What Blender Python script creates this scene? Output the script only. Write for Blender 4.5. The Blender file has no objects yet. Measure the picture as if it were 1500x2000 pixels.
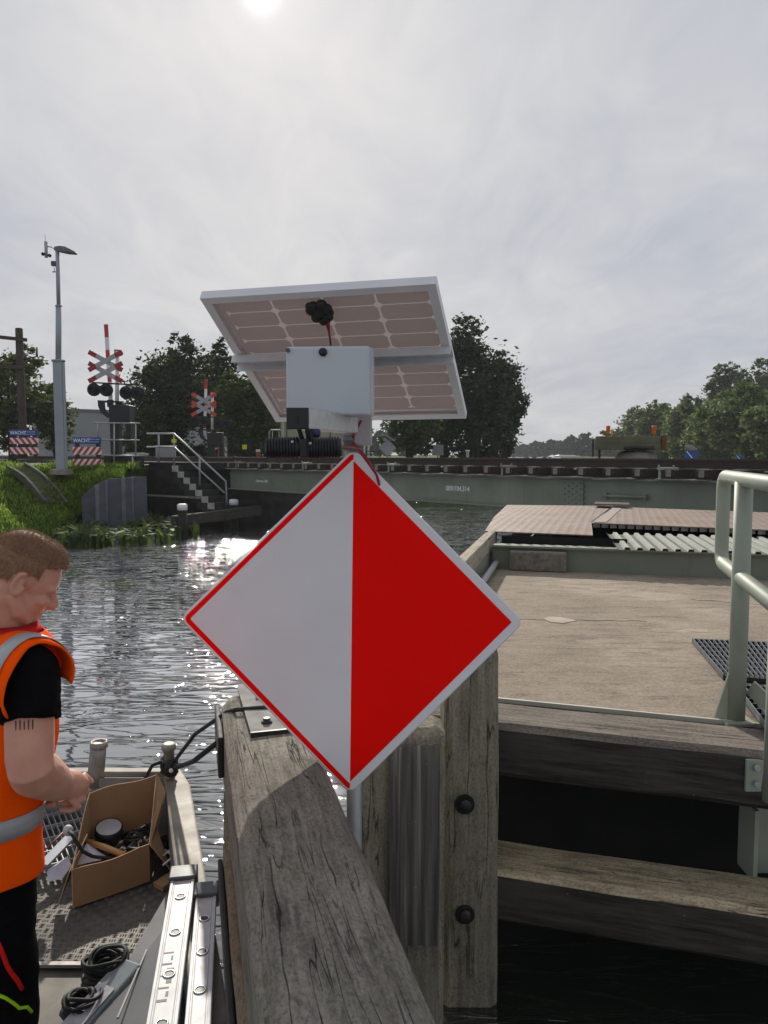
import bpy, bmesh, math, random
import numpy as np
from mathutils import Vector, Matrix, Euler, noise
from mathutils.bvhtree import BVHTree
SC = bpy.context.scene
COL = SC.collection
R_ = math.radians
random.seed(7)

# ---------------------------------------------------------------- camera, sky, sun, exposure
EYE = 2.3
PITCH = math.atan(112/1500)
cam = bpy.data.cameras.new('camera')
cam.sensor_fit = 'VERTICAL'; cam.sensor_height = 36; cam.sensor_width = 36
cam.lens = 27; cam.clip_start = .05; cam.clip_end = 6000
cam_o = bpy.data.objects.new('camera', cam); COL.objects.link(cam_o)
cam_o.location = (0, 0, EYE); cam_o.rotation_euler = (math.pi/2-PITCH, 0, 0)
SC.camera = cam_o
SUN = Vector((-.16, 1.0466, .6)).normalized()
SUN_EL = math.asin(SUN.z); SUN_AZ = math.atan2(SUN.x, SUN.y)
SC.view_settings.view_transform = 'Standard'; SC.view_settings.look = 'None'
SC.view_settings.exposure = 0.12; SC.view_settings.gamma = 1
try: SC.view_settings.use_curve_mapping = False
except Exception: pass
SC.cycles.volume_bounces = 0
SC.cycles.volume_step_rate = 4

W = bpy.data.worlds.new('World'); SC.world = W; W.use_nodes = True
def build_world():
    nt = W.node_tree; n = nt.nodes; l = nt.links; n.clear()
    out = n.new('ShaderNodeOutputWorld'); bg = n.new('ShaderNodeBackground'); bg.inputs[1].default_value = .1
    l.new(bg.outputs[0], out.inputs[0])
    sky = n.new('ShaderNodeTexSky'); sky.sky_type = 'NISHITA'; sky.sun_disc = False
    sky.sun_elevation = SUN_EL; sky.sun_rotation = SUN_AZ; sky.dust_density = 3; sky.air_density = 1
    tc = n.new('ShaderNodeTexCoord')
    sep = n.new('ShaderNodeSeparateXYZ'); l.new(tc.outputs['Generated'], sep.inputs[0])
    def math_(op, a, b=None):
        m = n.new('ShaderNodeMath'); m.operation = op
        for i, q in enumerate((a, b)):
            if q is None: continue
            if isinstance(q, (int, float)): m.inputs[i].default_value = q
            else: l.new(q, m.inputs[i])
        return m.outputs[0]
    # thin high cloud: project the direction on a plane high above
    zz = math_('MAXIMUM', sep.outputs[2], .02); zz = math_('ADD', zz, .12)
    cx = math_('DIVIDE', sep.outputs[0], zz); cy = math_('DIVIDE', sep.outputs[1], zz)
    cmb = n.new('ShaderNodeCombineXYZ'); l.new(cx, cmb.inputs[0]); l.new(cy, cmb.inputs[1])
    def noise_(scale, detail, rough, stretch, loc, dist=.6):
        mp = n.new('ShaderNodeMapping'); mp.inputs['Scale'].default_value = stretch; mp.inputs['Location'].default_value = loc
        mp.inputs['Rotation'].default_value = (0, 0, .5)
        l.new(cmb.outputs[0], mp.inputs[0])
        t = n.new('ShaderNodeTexNoise'); t.inputs['Scale'].default_value = scale; t.inputs['Detail'].default_value = detail
        t.inputs['Roughness'].default_value = rough; t.inputs['Distortion'].default_value = dist
        l.new(mp.outputs[0], t.inputs[0]); return t.outputs[0]
    a = noise_(.8, 5, .55, (1, .7, 1), (3.1, 1.2, 0)); b = noise_(3.2, 6, .62, (1, .45, 1), (0, 4, 0), 1.2)
    cl = math_('ADD', math_('MULTIPLY', a, .55), math_('MULTIPLY', b, .45))
    ramp = n.new('ShaderNodeValToRGB'); l.new(cl, ramp.inputs[0])
    e = ramp.color_ramp.elements
    e[0].position = .36; e[0].color = (4.25, 4.5, 5.1, 1); e[1].position = .62; e[1].color = (5.7, 5.8, 6.02, 1)
    # the veiled sun: broad brightening of the cloud round it
    dot = n.new('ShaderNodeVectorMath'); dot.operation = 'DOT_PRODUCT'
    nv = n.new('ShaderNodeVectorMath'); nv.operation = 'NORMALIZE'; l.new(tc.outputs['Generated'], nv.inputs[0])
    l.new(nv.outputs[0], dot.inputs[0]); dot.inputs[1].default_value = SUN
    d = math_('MAXIMUM', dot.outputs['Value'], 0)
    g1 = math_('MULTIPLY', math_('POWER', d, 9), .2)
    g2 = math_('MULTIPLY', math_('POWER', d, 300), .7)
    g3 = math_('MULTIPLY', math_('POWER', d, 6500), 5.0)
    g = math_('ADD', math_('ADD', g1, g2), g3)
    gc = n.new('ShaderNodeMix'); gc.data_type = 'RGBA'; gc.blend_type = 'ADD'; gc.inputs[0].default_value = 1
    gm = n.new('ShaderNodeVectorMath'); gm.operation = 'SCALE'; gm.inputs[0].default_value = (1, .99, .97); l.new(g, gm.inputs['Scale'])
    l.new(ramp.outputs[0], gc.inputs[6]); l.new(gm.outputs[0], gc.inputs[7])
    mx = n.new('ShaderNodeMix'); mx.data_type = 'RGBA'; mx.inputs[0].default_value = .96
    l.new(sky.outputs[0], mx.inputs[6]); l.new(gc.outputs[2], mx.inputs[7])
    # the sky opposite the sun is dimmer
    mr = n.new('ShaderNodeMapRange'); l.new(dot.outputs['Value'], mr.inputs[0])
    for i, q in enumerate((-.7, .35, .78, 1.0)): mr.inputs[1+i].default_value = q
    sc = n.new('ShaderNodeVectorMath'); sc.operation = 'SCALE'; l.new(mx.outputs[2], sc.inputs[0]); l.new(mr.outputs[0], sc.inputs['Scale'])
    l.new(sc.outputs[0], bg.inputs[0])
build_world()
ld = bpy.data.lights.new('sun', 'SUN'); ld.energy = 3.7; ld.angle = R_(1.3); ld.color = (1, .93, .82)
lo = bpy.data.objects.new('sun', ld); COL.objects.link(lo)
lo.rotation_euler = SUN.to_track_quat('Z', 'Y').to_euler()

# ---------------------------------------------------------------- pixel to world
def ray(x, y):
    cx = (x-750)/1500; cy = (1000-y)/1500; s, c = math.sin(PITCH), math.cos(PITCH)
    return Vector((cx, c+s*cy, -s+c*cy))
def P(x, y, Y):
    r = ray(x, y); t = Y/r.y; return Vector((r.x*t, Y, EYE+r.z*t))
def G(x, y, z):
    r = ray(x, y); t = (z-EYE)/r.z; return Vector((r.x*t, r.y*t, z))

# ---------------------------------------------------------------- mesh collecting
WM = {}
def frame(x_axis, up=Vector((0, 0, 1)), loc=(0, 0, 0)):
    x = Vector(x_axis).normalized(); y = Vector(up).cross(x).normalized(); z = x.cross(y)
    m = Matrix((x, y, z)).transposed().to_4x4(); m.translation = Vector(loc); return m
class MB:
    def __init__(s): s.v = []; s.f = []; s.m = []; s.sm = []
    def add(s, vs, fs, mi=0, sm=False):
        o = len(s.v); s.v += [Vector(v) for v in vs]
        for f in fs: s.f.append([o+i for i in f]); s.m.append(mi); s.sm.append(sm)
        return s
    def box(s, c, size, M=None, mi=0):
        c = Vector(c); h = Vector(size)/2
        vs = [Vector((x*h.x, y*h.y, z*h.z)) for x in (-1, 1) for y in (-1, 1) for z in (-1, 1)]
        if M is not None: vs = [M.to_3x3() @ v for v in vs]
        return s.add([c+v for v in vs], [(0, 1, 3, 2), (4, 6, 7, 5), (0, 4, 5, 1), (2, 3, 7, 6), (0, 2, 6, 4), (1, 5, 7, 3)], mi)
    def bar(s, a, b, w, h, up=(0, 0, 1), mi=0):
        a = Vector(a); b = Vector(b); d = b-a
        if abs(d.normalized().dot(Vector(up))) > .99: up = (0, 1, 0)
        return s.box((a+b)/2, (d.length, w, h), frame(d, up), mi)
    def tube(s, pts, r, n=10, mi=0, cap=True, closed=False):
        pts = [Vector(p) for p in pts]; k = len(pts); rs = r if isinstance(r, (list, tuple)) else [r]*k
        rings = []; ref = None
        for i in range(k):
            if closed: t = (pts[(i+1) % k]-pts[i-1])
            else: t = pts[min(i+1, k-1)]-pts[max(i-1, 0)]
            t.normalize()
            if ref is None: ref = t.orthogonal().normalized()
            ref = (ref-t*ref.dot(t))
            if ref.length < 1e-6: ref = t.orthogonal()
            ref.normalize(); b = t.cross(ref)
            rings.append([pts[i]+(ref*math.cos(2*math.pi*j/n)+b*math.sin(2*math.pi*j/n))*rs[i] for j in range(n)])
        return s.loft(rings, mi, cap, closed)
    def loft(s, rings, mi=0, cap=True, closed=False, sm=True):
        n = len(rings[0]); k = len(rings); vs = [v for r in rings for v in r]; fs = []
        for i in range(k if closed else k-1):
            i2 = (i+1) % k
            for j in range(n):
                j2 = (j+1) % n; fs.append((i*n+j, i*n+j2, i2*n+j2, i2*n+j))
        s.add(vs, fs, mi, sm)
        if cap and not closed:
            s.add(rings[0], [list(range(n))[::-1]], mi); s.add(rings[-1], [list(range(n))], mi)
        return s
    def cyl(s, a, b, r, n=16, mi=0): return s.tube([a, b], r, n, mi)
    def lathe(s, base, axis, prof, n=20, mi=0):
        M = frame(axis, (0, 0, 1) if abs(Vector(axis).normalized().z) < .95 else (0, 1, 0), base)
        rings = [[M @ Vector((h, r*math.cos(2*math.pi*j/n), r*math.sin(2*math.pi*j/n))) for j in range(n)] for r, h in prof]
        return s.loft(rings, mi)
    def ball(s, c, r, mi=0, n=14, M=None):
        rx, ry, rz = (r, r, r) if isinstance(r, (int, float)) else r
        c = Vector(c); rings = []
        for i in range(1, n):
            a = math.pi*i/n
            rings.append([Vector((rx*math.sin(a)*math.cos(2*math.pi*j/(2*n)), ry*math.sin(a)*math.sin(2*math.pi*j/(2*n)), -rz*math.cos(a))) for j in range(2*n)])
        if M is not None: rings = [[M.to_3x3() @ v for v in r_] for r_ in rings]
        return s.loft([[c+v for v in r_] for r_ in rings], mi)
    def prism(s, poly, off, mi=0, mi_side=None):
        poly = [Vector(p) for p in poly]; n = len(poly); off = Vector(off)
        s.add(poly, [list(range(n))[::-1]], mi); s.add([p+off for p in poly], [list(range(n))], mi)
        return s.add(poly+[p+off for p in poly], [(i, (i+1) % n, n+(i+1) % n, n+i) for i in range(n)], mi if mi_side is None else mi_side)
    def quad(s, a, b, c, d, mi=0): return s.add([a, b, c, d], [(0, 1, 2, 3)], mi)
    def slab(s, a, b, c, d, t, mi=0):
        n = (Vector(b)-Vector(a)).cross(Vector(d)-Vector(a)).normalized()*t
        return s.prism([a, b, c, d], n, mi)
    def build(s, name, mats, parent=None, M=None, bevel=0, local=False, seg=2):
        """verts are world points (local=True: already in frame M)"""
        M = M if M is not None else (WM[parent] if parent is not None else Matrix.Identity(4))
        inv = M.inverted(); vs = s.v if local else [inv @ v for v in s.v]
        me = bpy.data.meshes.new(name); me.from_pydata([tuple(v) for v in vs], [], s.f)
        for m in (mats if isinstance(mats, (list, tuple)) else [mats]): me.materials.append(m)
        me.polygons.foreach_set('material_index', s.m); me.polygons.foreach_set('use_smooth', s.sm); me.update()
        bm = bmesh.new(); bm.from_mesh(me)
        bmesh.ops.remove_doubles(bm, verts=bm.verts, dist=1e-5)
        bmesh.ops.recalc_face_normals(bm, faces=bm.faces); bm.to_mesh(me); bm.free()
        return link(name, me, parent, M, bevel, seg)
def link(name, me, parent=None, M=None, bevel=0, seg=2):
    M = M if M is not None else (WM[parent] if parent is not None else Matrix.Identity(4))
    o = bpy.data.objects.new(name, me); COL.objects.link(o); WM[o] = M.copy()
    if parent is not None: o.parent = parent; o.matrix_local = WM[parent].inverted() @ M
    else: o.matrix_world = M
    if bevel:
        b = o.modifiers.new('bevel', 'BEVEL'); b.width = bevel; b.segments = seg; b.limit_method = 'ANGLE'; b.angle_limit = R_(40); b.harden_normals = False
    return o
def tag(o, label, cat, group=None, kind=None):
    o['label'] = label; o['category'] = cat
    if group: o['group'] = group
    if kind: o['kind'] = kind
    return o
def thing(name, loc, label, cat, group=None, rot=None):
    o = bpy.data.objects.new(name, None); COL.objects.link(o); M = Matrix.Translation(Vector(loc))
    if rot is not None: M = M @ rot.to_4x4()
    o.matrix_world = M; WM[o] = M; o.empty_display_size = .1
    return tag(o, label, cat, group)
def struct(o): o['kind'] = 'structure'; return o
def plain(o, label): o['label'] = label; return o
KIDS = {}
def copy_tree(o, parent=None):
    c = o.copy(); COL.objects.link(c); c.parent = parent
    for ch in o.children: copy_tree(ch, c)
    return c
def text_mesh(name, body, size, M, material, parent, extrude=.0015, align='LEFT', bold=0.0, sx=1):
    cu = bpy.data.curves.new(name, 'FONT'); cu.body = body; cu.size = size; cu.extrude = extrude; cu.align_x = align; cu.offset = bold
    cu.resolution_u = 3
    t = bpy.data.objects.new(name, cu); COL.objects.link(t)
    bpy.context.view_layer.update()
    me = bpy.data.meshes.new_from_object(t.evaluated_get(bpy.context.evaluated_depsgraph_get()))
    bpy.data.objects.remove(t); bpy.data.curves.remove(cu)
    me.transform(Matrix.Diagonal((sx, 1, 1, 1)))
    me.materials.clear(); me.materials.append(material)
    return link(name, me, parent, M)

# ---------------------------------------------------------------- materials
MATS = {}
class NT:
    def __init__(s, name):
        s.mat = bpy.data.materials.new(name); s.mat.use_nodes = True; s.n = s.mat.node_tree.nodes; s.l = s.mat.node_tree.links
        s.b = s.n['Principled BSDF']; s.tc = s.n.new('ShaderNodeTexCoord'); MATS[name] = s.mat
    def mapping(s, scale=(1, 1, 1), loc=(0, 0, 0), rot=(0, 0, 0), src='Object'):
        m = s.n.new('ShaderNodeMapping'); m.inputs['Scale'].default_value = scale; m.inputs['Location'].default_value = loc; m.inputs['Rotation'].default_value = rot
        s.l.new(s.tc.outputs[src], m.inputs[0]); return m.outputs[0]
    def noise(s, v, scale, detail=4, rough=.55, dist=0):
        t = s.n.new('ShaderNodeTexNoise'); t.inputs['Scale'].default_value = scale; t.inputs['Detail'].default_value = detail
        t.inputs['Roughness'].default_value = rough; t.inputs['Distortion'].default_value = dist; s.l.new(v, t.inputs[0]); return t.outputs[0]
    def voro(s, v, scale, feature='F1', out=0):
        t = s.n.new('ShaderNodeTexVoronoi'); t.feature = feature; t.inputs['Scale'].default_value = scale; s.l.new(v, t.inputs[0]); return t.outputs[out]
    def wave(s, v, scale, dist=0, typ='BANDS', direction='X', prof='SIN'):
        t = s.n.new('ShaderNodeTexWave'); t.wave_type = typ; t.bands_direction = direction; t.wave_profile = prof
        t.inputs['Scale'].default_value = scale; t.inputs['Distortion'].default_value = dist; s.l.new(v, t.inputs[0]); return t.outputs[1]
    def ramp(s, f, stops, interp='LINEAR'):
        r = s.n.new('ShaderNodeValToRGB'); r.color_ramp.interpolation = interp; e = r.color_ramp.elements
        while len(e) < len(stops): e.new(.5)
        for q, (p, c) in zip(e, stops): q.position = p; q.color = c if len(c) == 4 else (*c, 1)
        s.l.new(f, r.inputs[0]); return r.outputs[0]
    def fr(s, f, a, b, lo=0, hi=1):
        m = s.n.new('ShaderNodeMapRange'); s.l.new(f, m.inputs[0])
        for i, q in enumerate((a, b, lo, hi)): m.inputs[1+i].default_value = q
        return m.outputs[0]
    def math(s, op, a, b=0.):
        m = s.n.new('ShaderNodeMath'); m.operation = op
        for i, q in enumerate((a, b)):
            if isinstance(q, (int, float)): m.inputs[i].default_value = q
            else: s.l.new(q, m.inputs[i])
        return m.outputs[0]
    def mix(s, f, a, b, mode='MIX'):
        m = s.n.new('ShaderNodeMix'); m.data_type = 'RGBA'; m.blend_type = mode
        for i, q in ((0, f), (6, a), (7, b)):
            if isinstance(q, (int, float)): m.inputs[i].default_value = q
            elif isinstance(q, tuple): m.inputs[i].default_value = q if len(q) == 4 else (*q, 1)
            else: s.l.new(q, m.inputs[i])
        return m.outputs[2]
    def set(s, color=None, rough=None, metal=None, **kw):
        for k, q in (('Base Color', color), ('Roughness', rough), ('Metallic', metal), *((k.replace('_', ' '), v) for k, v in kw.items())):
            if q is None: continue
            i = s.b.inputs[k]
            if isinstance(q, (int, float)): i.default_value = q
            elif isinstance(q, tuple): i.default_value = q if len(q) == 4 else (*q, 1)
            else: s.l.new(q, i)
        return s
    def bump(s, h, strength=.3, dist=.01, normal=None):
        b = s.n.new('ShaderNodeBump'); b.inputs['Strength'].default_value = strength; b.inputs['Distance'].default_value = dist
        s.l.new(h, b.inputs['Height'])
        if normal is not None: s.l.new(normal, b.inputs['Normal'])
        s.l.new(b.outputs[0], s.b.inputs['Normal']); return b.outputs[0]
def pm(name, c1, c2=None, scale=8, rough=.5, metal=0, bump=0, stretch=(1, 1, 1), spec=None, dirt=None, lo=.35, hi=.65, coat=0):
    t = NT(name); c2 = c2 or tuple(q*.8 for q in c1)
    v = t.mapping(stretch); f = t.noise(v, scale, 5, .6)
    c = t.ramp(f, [(lo, c1), (hi, c2)])
    if dirt:
        g = t.noise(t.mapping(stretch, (5, 3, 1)), scale*.35, 6, .65); c = t.mix(t.fr(g, .52, .72, 0, dirt[1]), c, dirt[0])
    r = t.math('ADD', t.math('MULTIPLY', f, .2), rough-.1)
    t.set(c, r, metal)
    if spec is not None: t.set(Specular_IOR_Level=spec)
    if coat: t.set(Coat_Weight=coat)
    if bump: t.bump(f, bump, .01)
    return t.mat
def wood(name, light, mid, dark, spots=.3, scale=1., moss=None, crack=1., bump=.6):
    t = NT(name); k = scale
    g1 = t.noise(t.mapping((1.2*k, 14*k, 14*k)), 2.2, 6, .6, .3)
    g2 = t.noise(t.mapping((3*k, 70*k, 70*k)), 1.6, 5, .65, .2)
    big = t.noise(t.mapping((1.6*k, 2.6*k, 2.6*k), (3, 7, 2)), 1.6, 5, .6)
    c = t.ramp(g1, [(.3, dark), (.5, mid), (.72, light)])
    c = t.mix(t.fr(g2, .35, .7), c, t.mix(.5, c, dark), 'MIX')
    c = t.mix(t.fr(big, .4, .66, 0, .75), c, t.mix(.6, c, light))
    if moss:
        mo = t.noise(t.mapping((2.2*k, 4*k, 4*k), (9, 2, 5)), 2.4, 6, .7); c = t.mix(t.fr(mo, .5, .68, 0, moss[1]), c, moss[0])
    sp = t.noise(t.mapping((16, 28, 28), (1, 1, 4)), 3.2, 4, .7); c = t.mix(t.fr(sp, .6, .74, 0, spots), c, (.42, .42, .39))
    dk = t.noise(t.mapping((5, 16, 16), (6, 1, 4)), 3.0, 5, .7); c = t.mix(t.fr(dk, .54, .7, 0, .6), c, dark)
    fi = t.noise(t.mapping((1, 1.6, 1.6), (7, 3, 1)), 75, 4, .7); c = t.mix(t.fr(fi, .5, .68, 0, .6), c, tuple(q*.5 for q in dark)); c = t.mix(t.fr(fi, .46, .32, 0, .35), c, light)
    lg = t.noise(t.mapping((.9*k, 1.6*k, 1.6*k), (2, 9, 6)), 3.3, 6, .75); c = t.mix(t.fr(lg, .52, .62, 0, .4), c, mid)
    cr = t.noise(t.mapping((.8*k, 13*k, 13*k), (2, 8, 1)), 1.3, 3, .5, .35)
    cr = t.math('ABSOLUTE', t.math('SUBTRACT', cr, .5))
    msk = t.noise(t.mapping((2*k, 3*k, 3*k), (4, 4, 8)), 1.5, 2)
    crk = t.math('MULTIPLY', t.fr(cr, 0, .011, 1, 0), t.fr(msk, .44, .56))
    c = t.mix(t.math('MULTIPLY', crk, .9*crack), c, tuple(q*.18 for q in dark))
    t.set(c, .88, 0, Specular_IOR_Level=.2)
    h = t.math('SUBTRACT', t.math('ADD', t.math('MULTIPLY', g2, .5), t.math('MULTIPLY', sp, .35)), t.math('MULTIPLY', crk, 1.6*crack))
    t.bump(h, bump, .012)
    return t.mat
def leaf(name, dark, light, back=.35):
    t = NT(name); geo = t.n.new('ShaderNodeNewGeometry')
    c = t.ramp(geo.outputs['Random Per Island'], [(0, dark), (.75, light), (1, tuple(q*1.35 for q in light))])
    big = t.noise(t.mapping((1, 1, 1)), .55, 3); c = t.mix(t.fr(big, .35, .65, 0, .55), c, t.mix(.5, c, dark))
    t.set(c, .6, 0, Specular_IOR_Level=.3)
    tr = t.n.new('ShaderNodeBsdfTranslucent'); t.l.new(c, tr.inputs[0])
    ms = t.n.new('ShaderNodeMixShader'); ms.inputs[0].default_value = back
    o = t.n['Material Output']; t.l.new(t.b.outputs[0], ms.inputs[1]); t.l.new(tr.outputs[0], ms.inputs[2]); t.l.new(ms.outputs[0], o.inputs[0])
    return t.mat

galv = pm('galvanised_steel', (.42, .43, .45), (.3, .31, .33), 14, .5, .35, .02)
alu = pm('brushed_aluminium', (.62, .63, .65), (.5, .51, .53), 30, .38, .75, .03, (1, 1, 1))
alu_pale = pm('pale_anodised_aluminium', (.64, .65, .68), (.56, .57, .6), 20, .42, .3, .01)
alu_dull = pm('worn_boat_aluminium', (.4, .375, .35), (.22, .2, .185), 9, .55, .45, .08, dirt=((.12, .1, .085), .7))
white_pt = pm('white_paint', (.78, .78, .8), (.7, .7, .72), 6, .4, 0, .01)
red_pt = pm('red_paint', (.52, .03, .03), (.42, .025, .025), 6, .4)
dark_red = pm('dark_red_paint', (.33, .02, .03), (.26, .018, .025), 6, .5)
blue_pt = pm('blue_sign_paint', (.01, .06, .3), (.008, .05, .25), 6, .4)
yellow_pt = pm('yellow_sign_paint', (.72, .68, .03), (.66, .6, .03), 6, .5)
blk = pm('black_plastic', (.012, .012, .014), (.008, .008, .009), 12, .45, 0, .02)
blk_metal = pm('black_painted_metal', (.014, .014, .017), (.009, .009, .011), 10, .5, 0, .02)
rubber = pm('black_rubber', (.018, .018, .018), (.01, .01, .01), 20, .7, 0, .05)
sage = pm('sage_green_paint', (.31, .345, .275), (.26, .295, .235), 5, .55, 0, .03, dirt=((.2, .22, .16), .4))
def girder_mat():
    t = NT('grey_green_girder_paint'); f = t.noise(t.mapping(), 1.6, 5, .6); s = t.noise(t.mapping((7, 7, .45)), 1.6, 4, .65); k = t.noise(t.mapping((1, 1, 1), (4, 1, 2)), 9, 5, .7)
    c = t.ramp(f, [(.3, (.17, .192, .152)), (.7, (.222, .248, .2))]); c = t.mix(t.fr(s, .56, .74, 0, .4), c, (.11, .085, .06)); c = t.mix(t.fr(k, .62, .72, 0, .5), c, (.075, .075, .06))
    t.set(c, .5, 0, Specular_IOR_Level=.35); t.bump(k, .06, .01); return t.mat
girder_pt = girder_mat()
olive = pm('olive_paint', (.13, .13, .07), (.09, .09, .05), 3, .55, 0, .03, dirt=((.06, .055, .03), .5))
rust = pm('rusty_steel', (.075, .04, .028), (.035, .02, .016), 9, .85, 0, .15)
rail_steel = pm('brown_rail_steel', (.06, .038, .03), (.035, .024, .02), 12, .6, .2, .05)
conc = pm('grey_concrete', (.3, .28, .25), (.19, .175, .155), 7, .9, 0, .25, dirt=((.09, .08, .07), .7))
conc_dark = pm('near_black_concrete', (.028, .026, .022), (.014, .013, .011), 3, .9, 0, .2)  # near-black mottled concrete
void_dark = pm('void_shade_black', (.012, .012, .011), (.006, .006, .006), 3, .9)  # near-black colour stands in for the shade inside voids, pits and holes
cable_red = pm('red_cable', (.3, .02, .03), (.22, .015, .02), 20, .5)
orange_lens = pm('orange_beacon_lens', (.75, .16, .02), (.6, .12, .015), 12, .35)
tarp_grey = pm('grey_cladding', (.33, .345, .37), (.3, .31, .335), .6, .6)
cream_hut = pm('olive_cream_panel', (.33, .34, .21), (.27, .28, .17), 1.2, .6)
# ================================================================ THE SETTING
def sheet(name, polys, material, kind='structure', skirt=None):
    m = MB()
    for p in polys:
        m.add(p, [list(range(len(p)))])
        if skirt is not None:
            n = len(p)
            for i in range(n):
                a, b = Vector(p[i]), Vector(p[(i+1) % n]); m.quad(a, b, Vector((b.x, b.y, skirt)), Vector((a.x, a.y, skirt)))
    o = m.build(name, material); o['kind'] = kind; return o
def water_mat():
    t = NT('canal_water')
    a = t.noise(t.mapping((.85, 3.3, 1)), 1.1, 2, .5, .8)
    b = t.noise(t.mapping((4, 11, 1), (3, 3, 0), (0, 0, .22)), 1.2, 2, .5, .5)
    c = t.noise(t.mapping((.35, .8, 1), (1, 7, 0)), 1, 2)
    def groove(scale, loc, rot, wdt, sc):
        n_ = t.math('ABSOLUTE', t.math('SUBTRACT', t.noise(t.mapping(scale, loc, (0, 0, rot)), sc, 2, .5, .9), .5))
        return t.fr(n_, 0, wdt)
    g1 = groove((.7, 3.2, 1), (5, 1, 0), -.1, .05, 1.25); g2 = groove((1.1, 4.6, 1), (2, 8, 0), .2, .045, 1.3)
    h = t.math('ADD', t.math('MULTIPLY', a, .1), t.math('MULTIPLY', b, .02))
    h = t.math('ADD', h, t.math('ADD', t.math('MULTIPLY', g1, .1), t.math('MULTIPLY', g2, .06)))
    h = t.math('MULTIPLY', h, t.fr(c, .3, .7, .55, 1.2))
    t.set((.02, .024, .019), .5, 0, Specular_IOR_Level=0)
    nb = t.bump(h, 1.0, .055)
    gl = t.n.new('ShaderNodeBsdfGlossy'); gl.inputs['Roughness'].default_value = .025; gl.inputs['Color'].default_value = (.97, .98, 1, 1); t.l.new(nb, gl.inputs['Normal'])
    fn = t.n.new('ShaderNodeFresnel'); fn.inputs['IOR'].default_value = 1.4; t.l.new(nb, fn.inputs['Normal'])
    fac = t.math('MINIMUM', t.math('MULTIPLY', fn.outputs[0], 3.5), .92)
    ms = t.n.new('ShaderNodeMixShader'); t.l.new(fac, ms.inputs[0]); t.l.new(t.b.outputs[0], ms.inputs[1]); t.l.new(gl.outputs[0], ms.inputs[2]); t.l.new(ms.outputs[0], t.n['Material Output'].inputs[0])
    return t.mat
sheet('water', [[(-3000, -200, 0), (3000, -200, 0), (3000, 4000, 0), (-3000, 4000, 0)]], water_mat())

def grass_ground():
    t = NT('grass_ground'); f = t.noise(t.mapping(), 2.5, 6, .65)
    t.set(t.ramp(f, [(.35, (.028, .042, .012)), (.6, (.07, .1, .022))]), .95, 0, Specular_IOR_Level=.1); t.bump(f, .6, .05); return t.mat
grass_g = grass_ground()
ZL = 1.93
BT = [(-15, 3, 1.85), (-14.6, 15, 1.85), (-13.6, 20, 1.88), (-12.2, 23.4, 1.9), (-9.6, 24.5, 1.86), (-8.6, 24.75, 1.8), (-8.3, 24.8, 1.74)]
BB = [(-11, 3, -.2), (-9.8, 15, -.2), (-9.25, 18.1, -.2), (-9.15, 20.6, -.2), (-9.2, 22.6, .3), (-8.6, 23.15, 1.15), (-8.0, 23.5, 1.45)]
def lerp3(a, b, t): return Vector(a).lerp(Vector(b), t)
def poly_at(L, t):
    t = max(0, min(len(L)-1-1e-6, t)); i = int(t); return lerp3(L[i], L[i+1], t-i)
def bank_pt(u, v):
    """u along the bank, v 0 at the water, 1 at the top"""
    p = lerp3(poly_at(BB, u), poly_at(BT, u), v)
    p.z += .22*math.sin(v*math.pi)*.6 + .07*noise.noise(p*1.3)*math.sin(min(1, v*1.2)*math.pi)
    return p
m = MB(); NU, NV = 60, 16
vs = [bank_pt(u*6/NU, v/NV) for u in range(NU+1) for v in range(NV+1)]
m.add(vs, [(u*(NV+1)+v, (u+1)*(NV+1)+v, (u+1)*(NV+1)+v+1, u*(NV+1)+v+1) for u in range(NU) for v in range(NV)], 0, True)
struct(m.build('grass_bank', grass_g))
land_left = [(-8.3, 24.8, ZL-.16), (-8.15, 26.5, ZL-.05), (-7.3, 31, ZL), (-2, 41, ZL), (6, 46, ZL), (10.5, 52, ZL), (40, 270, ZL), (-40, 900, ZL), (-900, 900, ZL), (-900, 3, ZL)] + [tuple(p) for p in BT[:-1]]
sheet('ground', [land_left], grass_g, skirt=-.5)
sheet('right_bank_ground', [[(22, 6, 1.5), (24, 40, 1.6), (34, 90, 1.7), (62, 270, 1.7), (300, 900, 1.7), (900, 900, 1.7), (900, 6, 1.5)]], grass_g, skirt=-.5)
sheet('far_bank_ground', [[(-40, 905, 1.9), (290, 905, 1.7), (900, 1500, 1.7), (-900, 1500, 1.7), (-900, 905, 1.9)]], grass_g, skirt=-.5)
asph = pm('asphalt', (.16, .155, .145), (.12, .117, .11), 12, .9, 0, .1)
sheet('road', [[(-40, 25.2, ZL+.01), (-12.2, 25.0, ZL+.012), (-9.6, 25.4, ZL+.012), (-8.2, 26.3, ZL+.012), (-8.2, 30, ZL+.012), (-12, 32.5, ZL+.012), (-40, 31, ZL+.012)]], asph)

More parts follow.
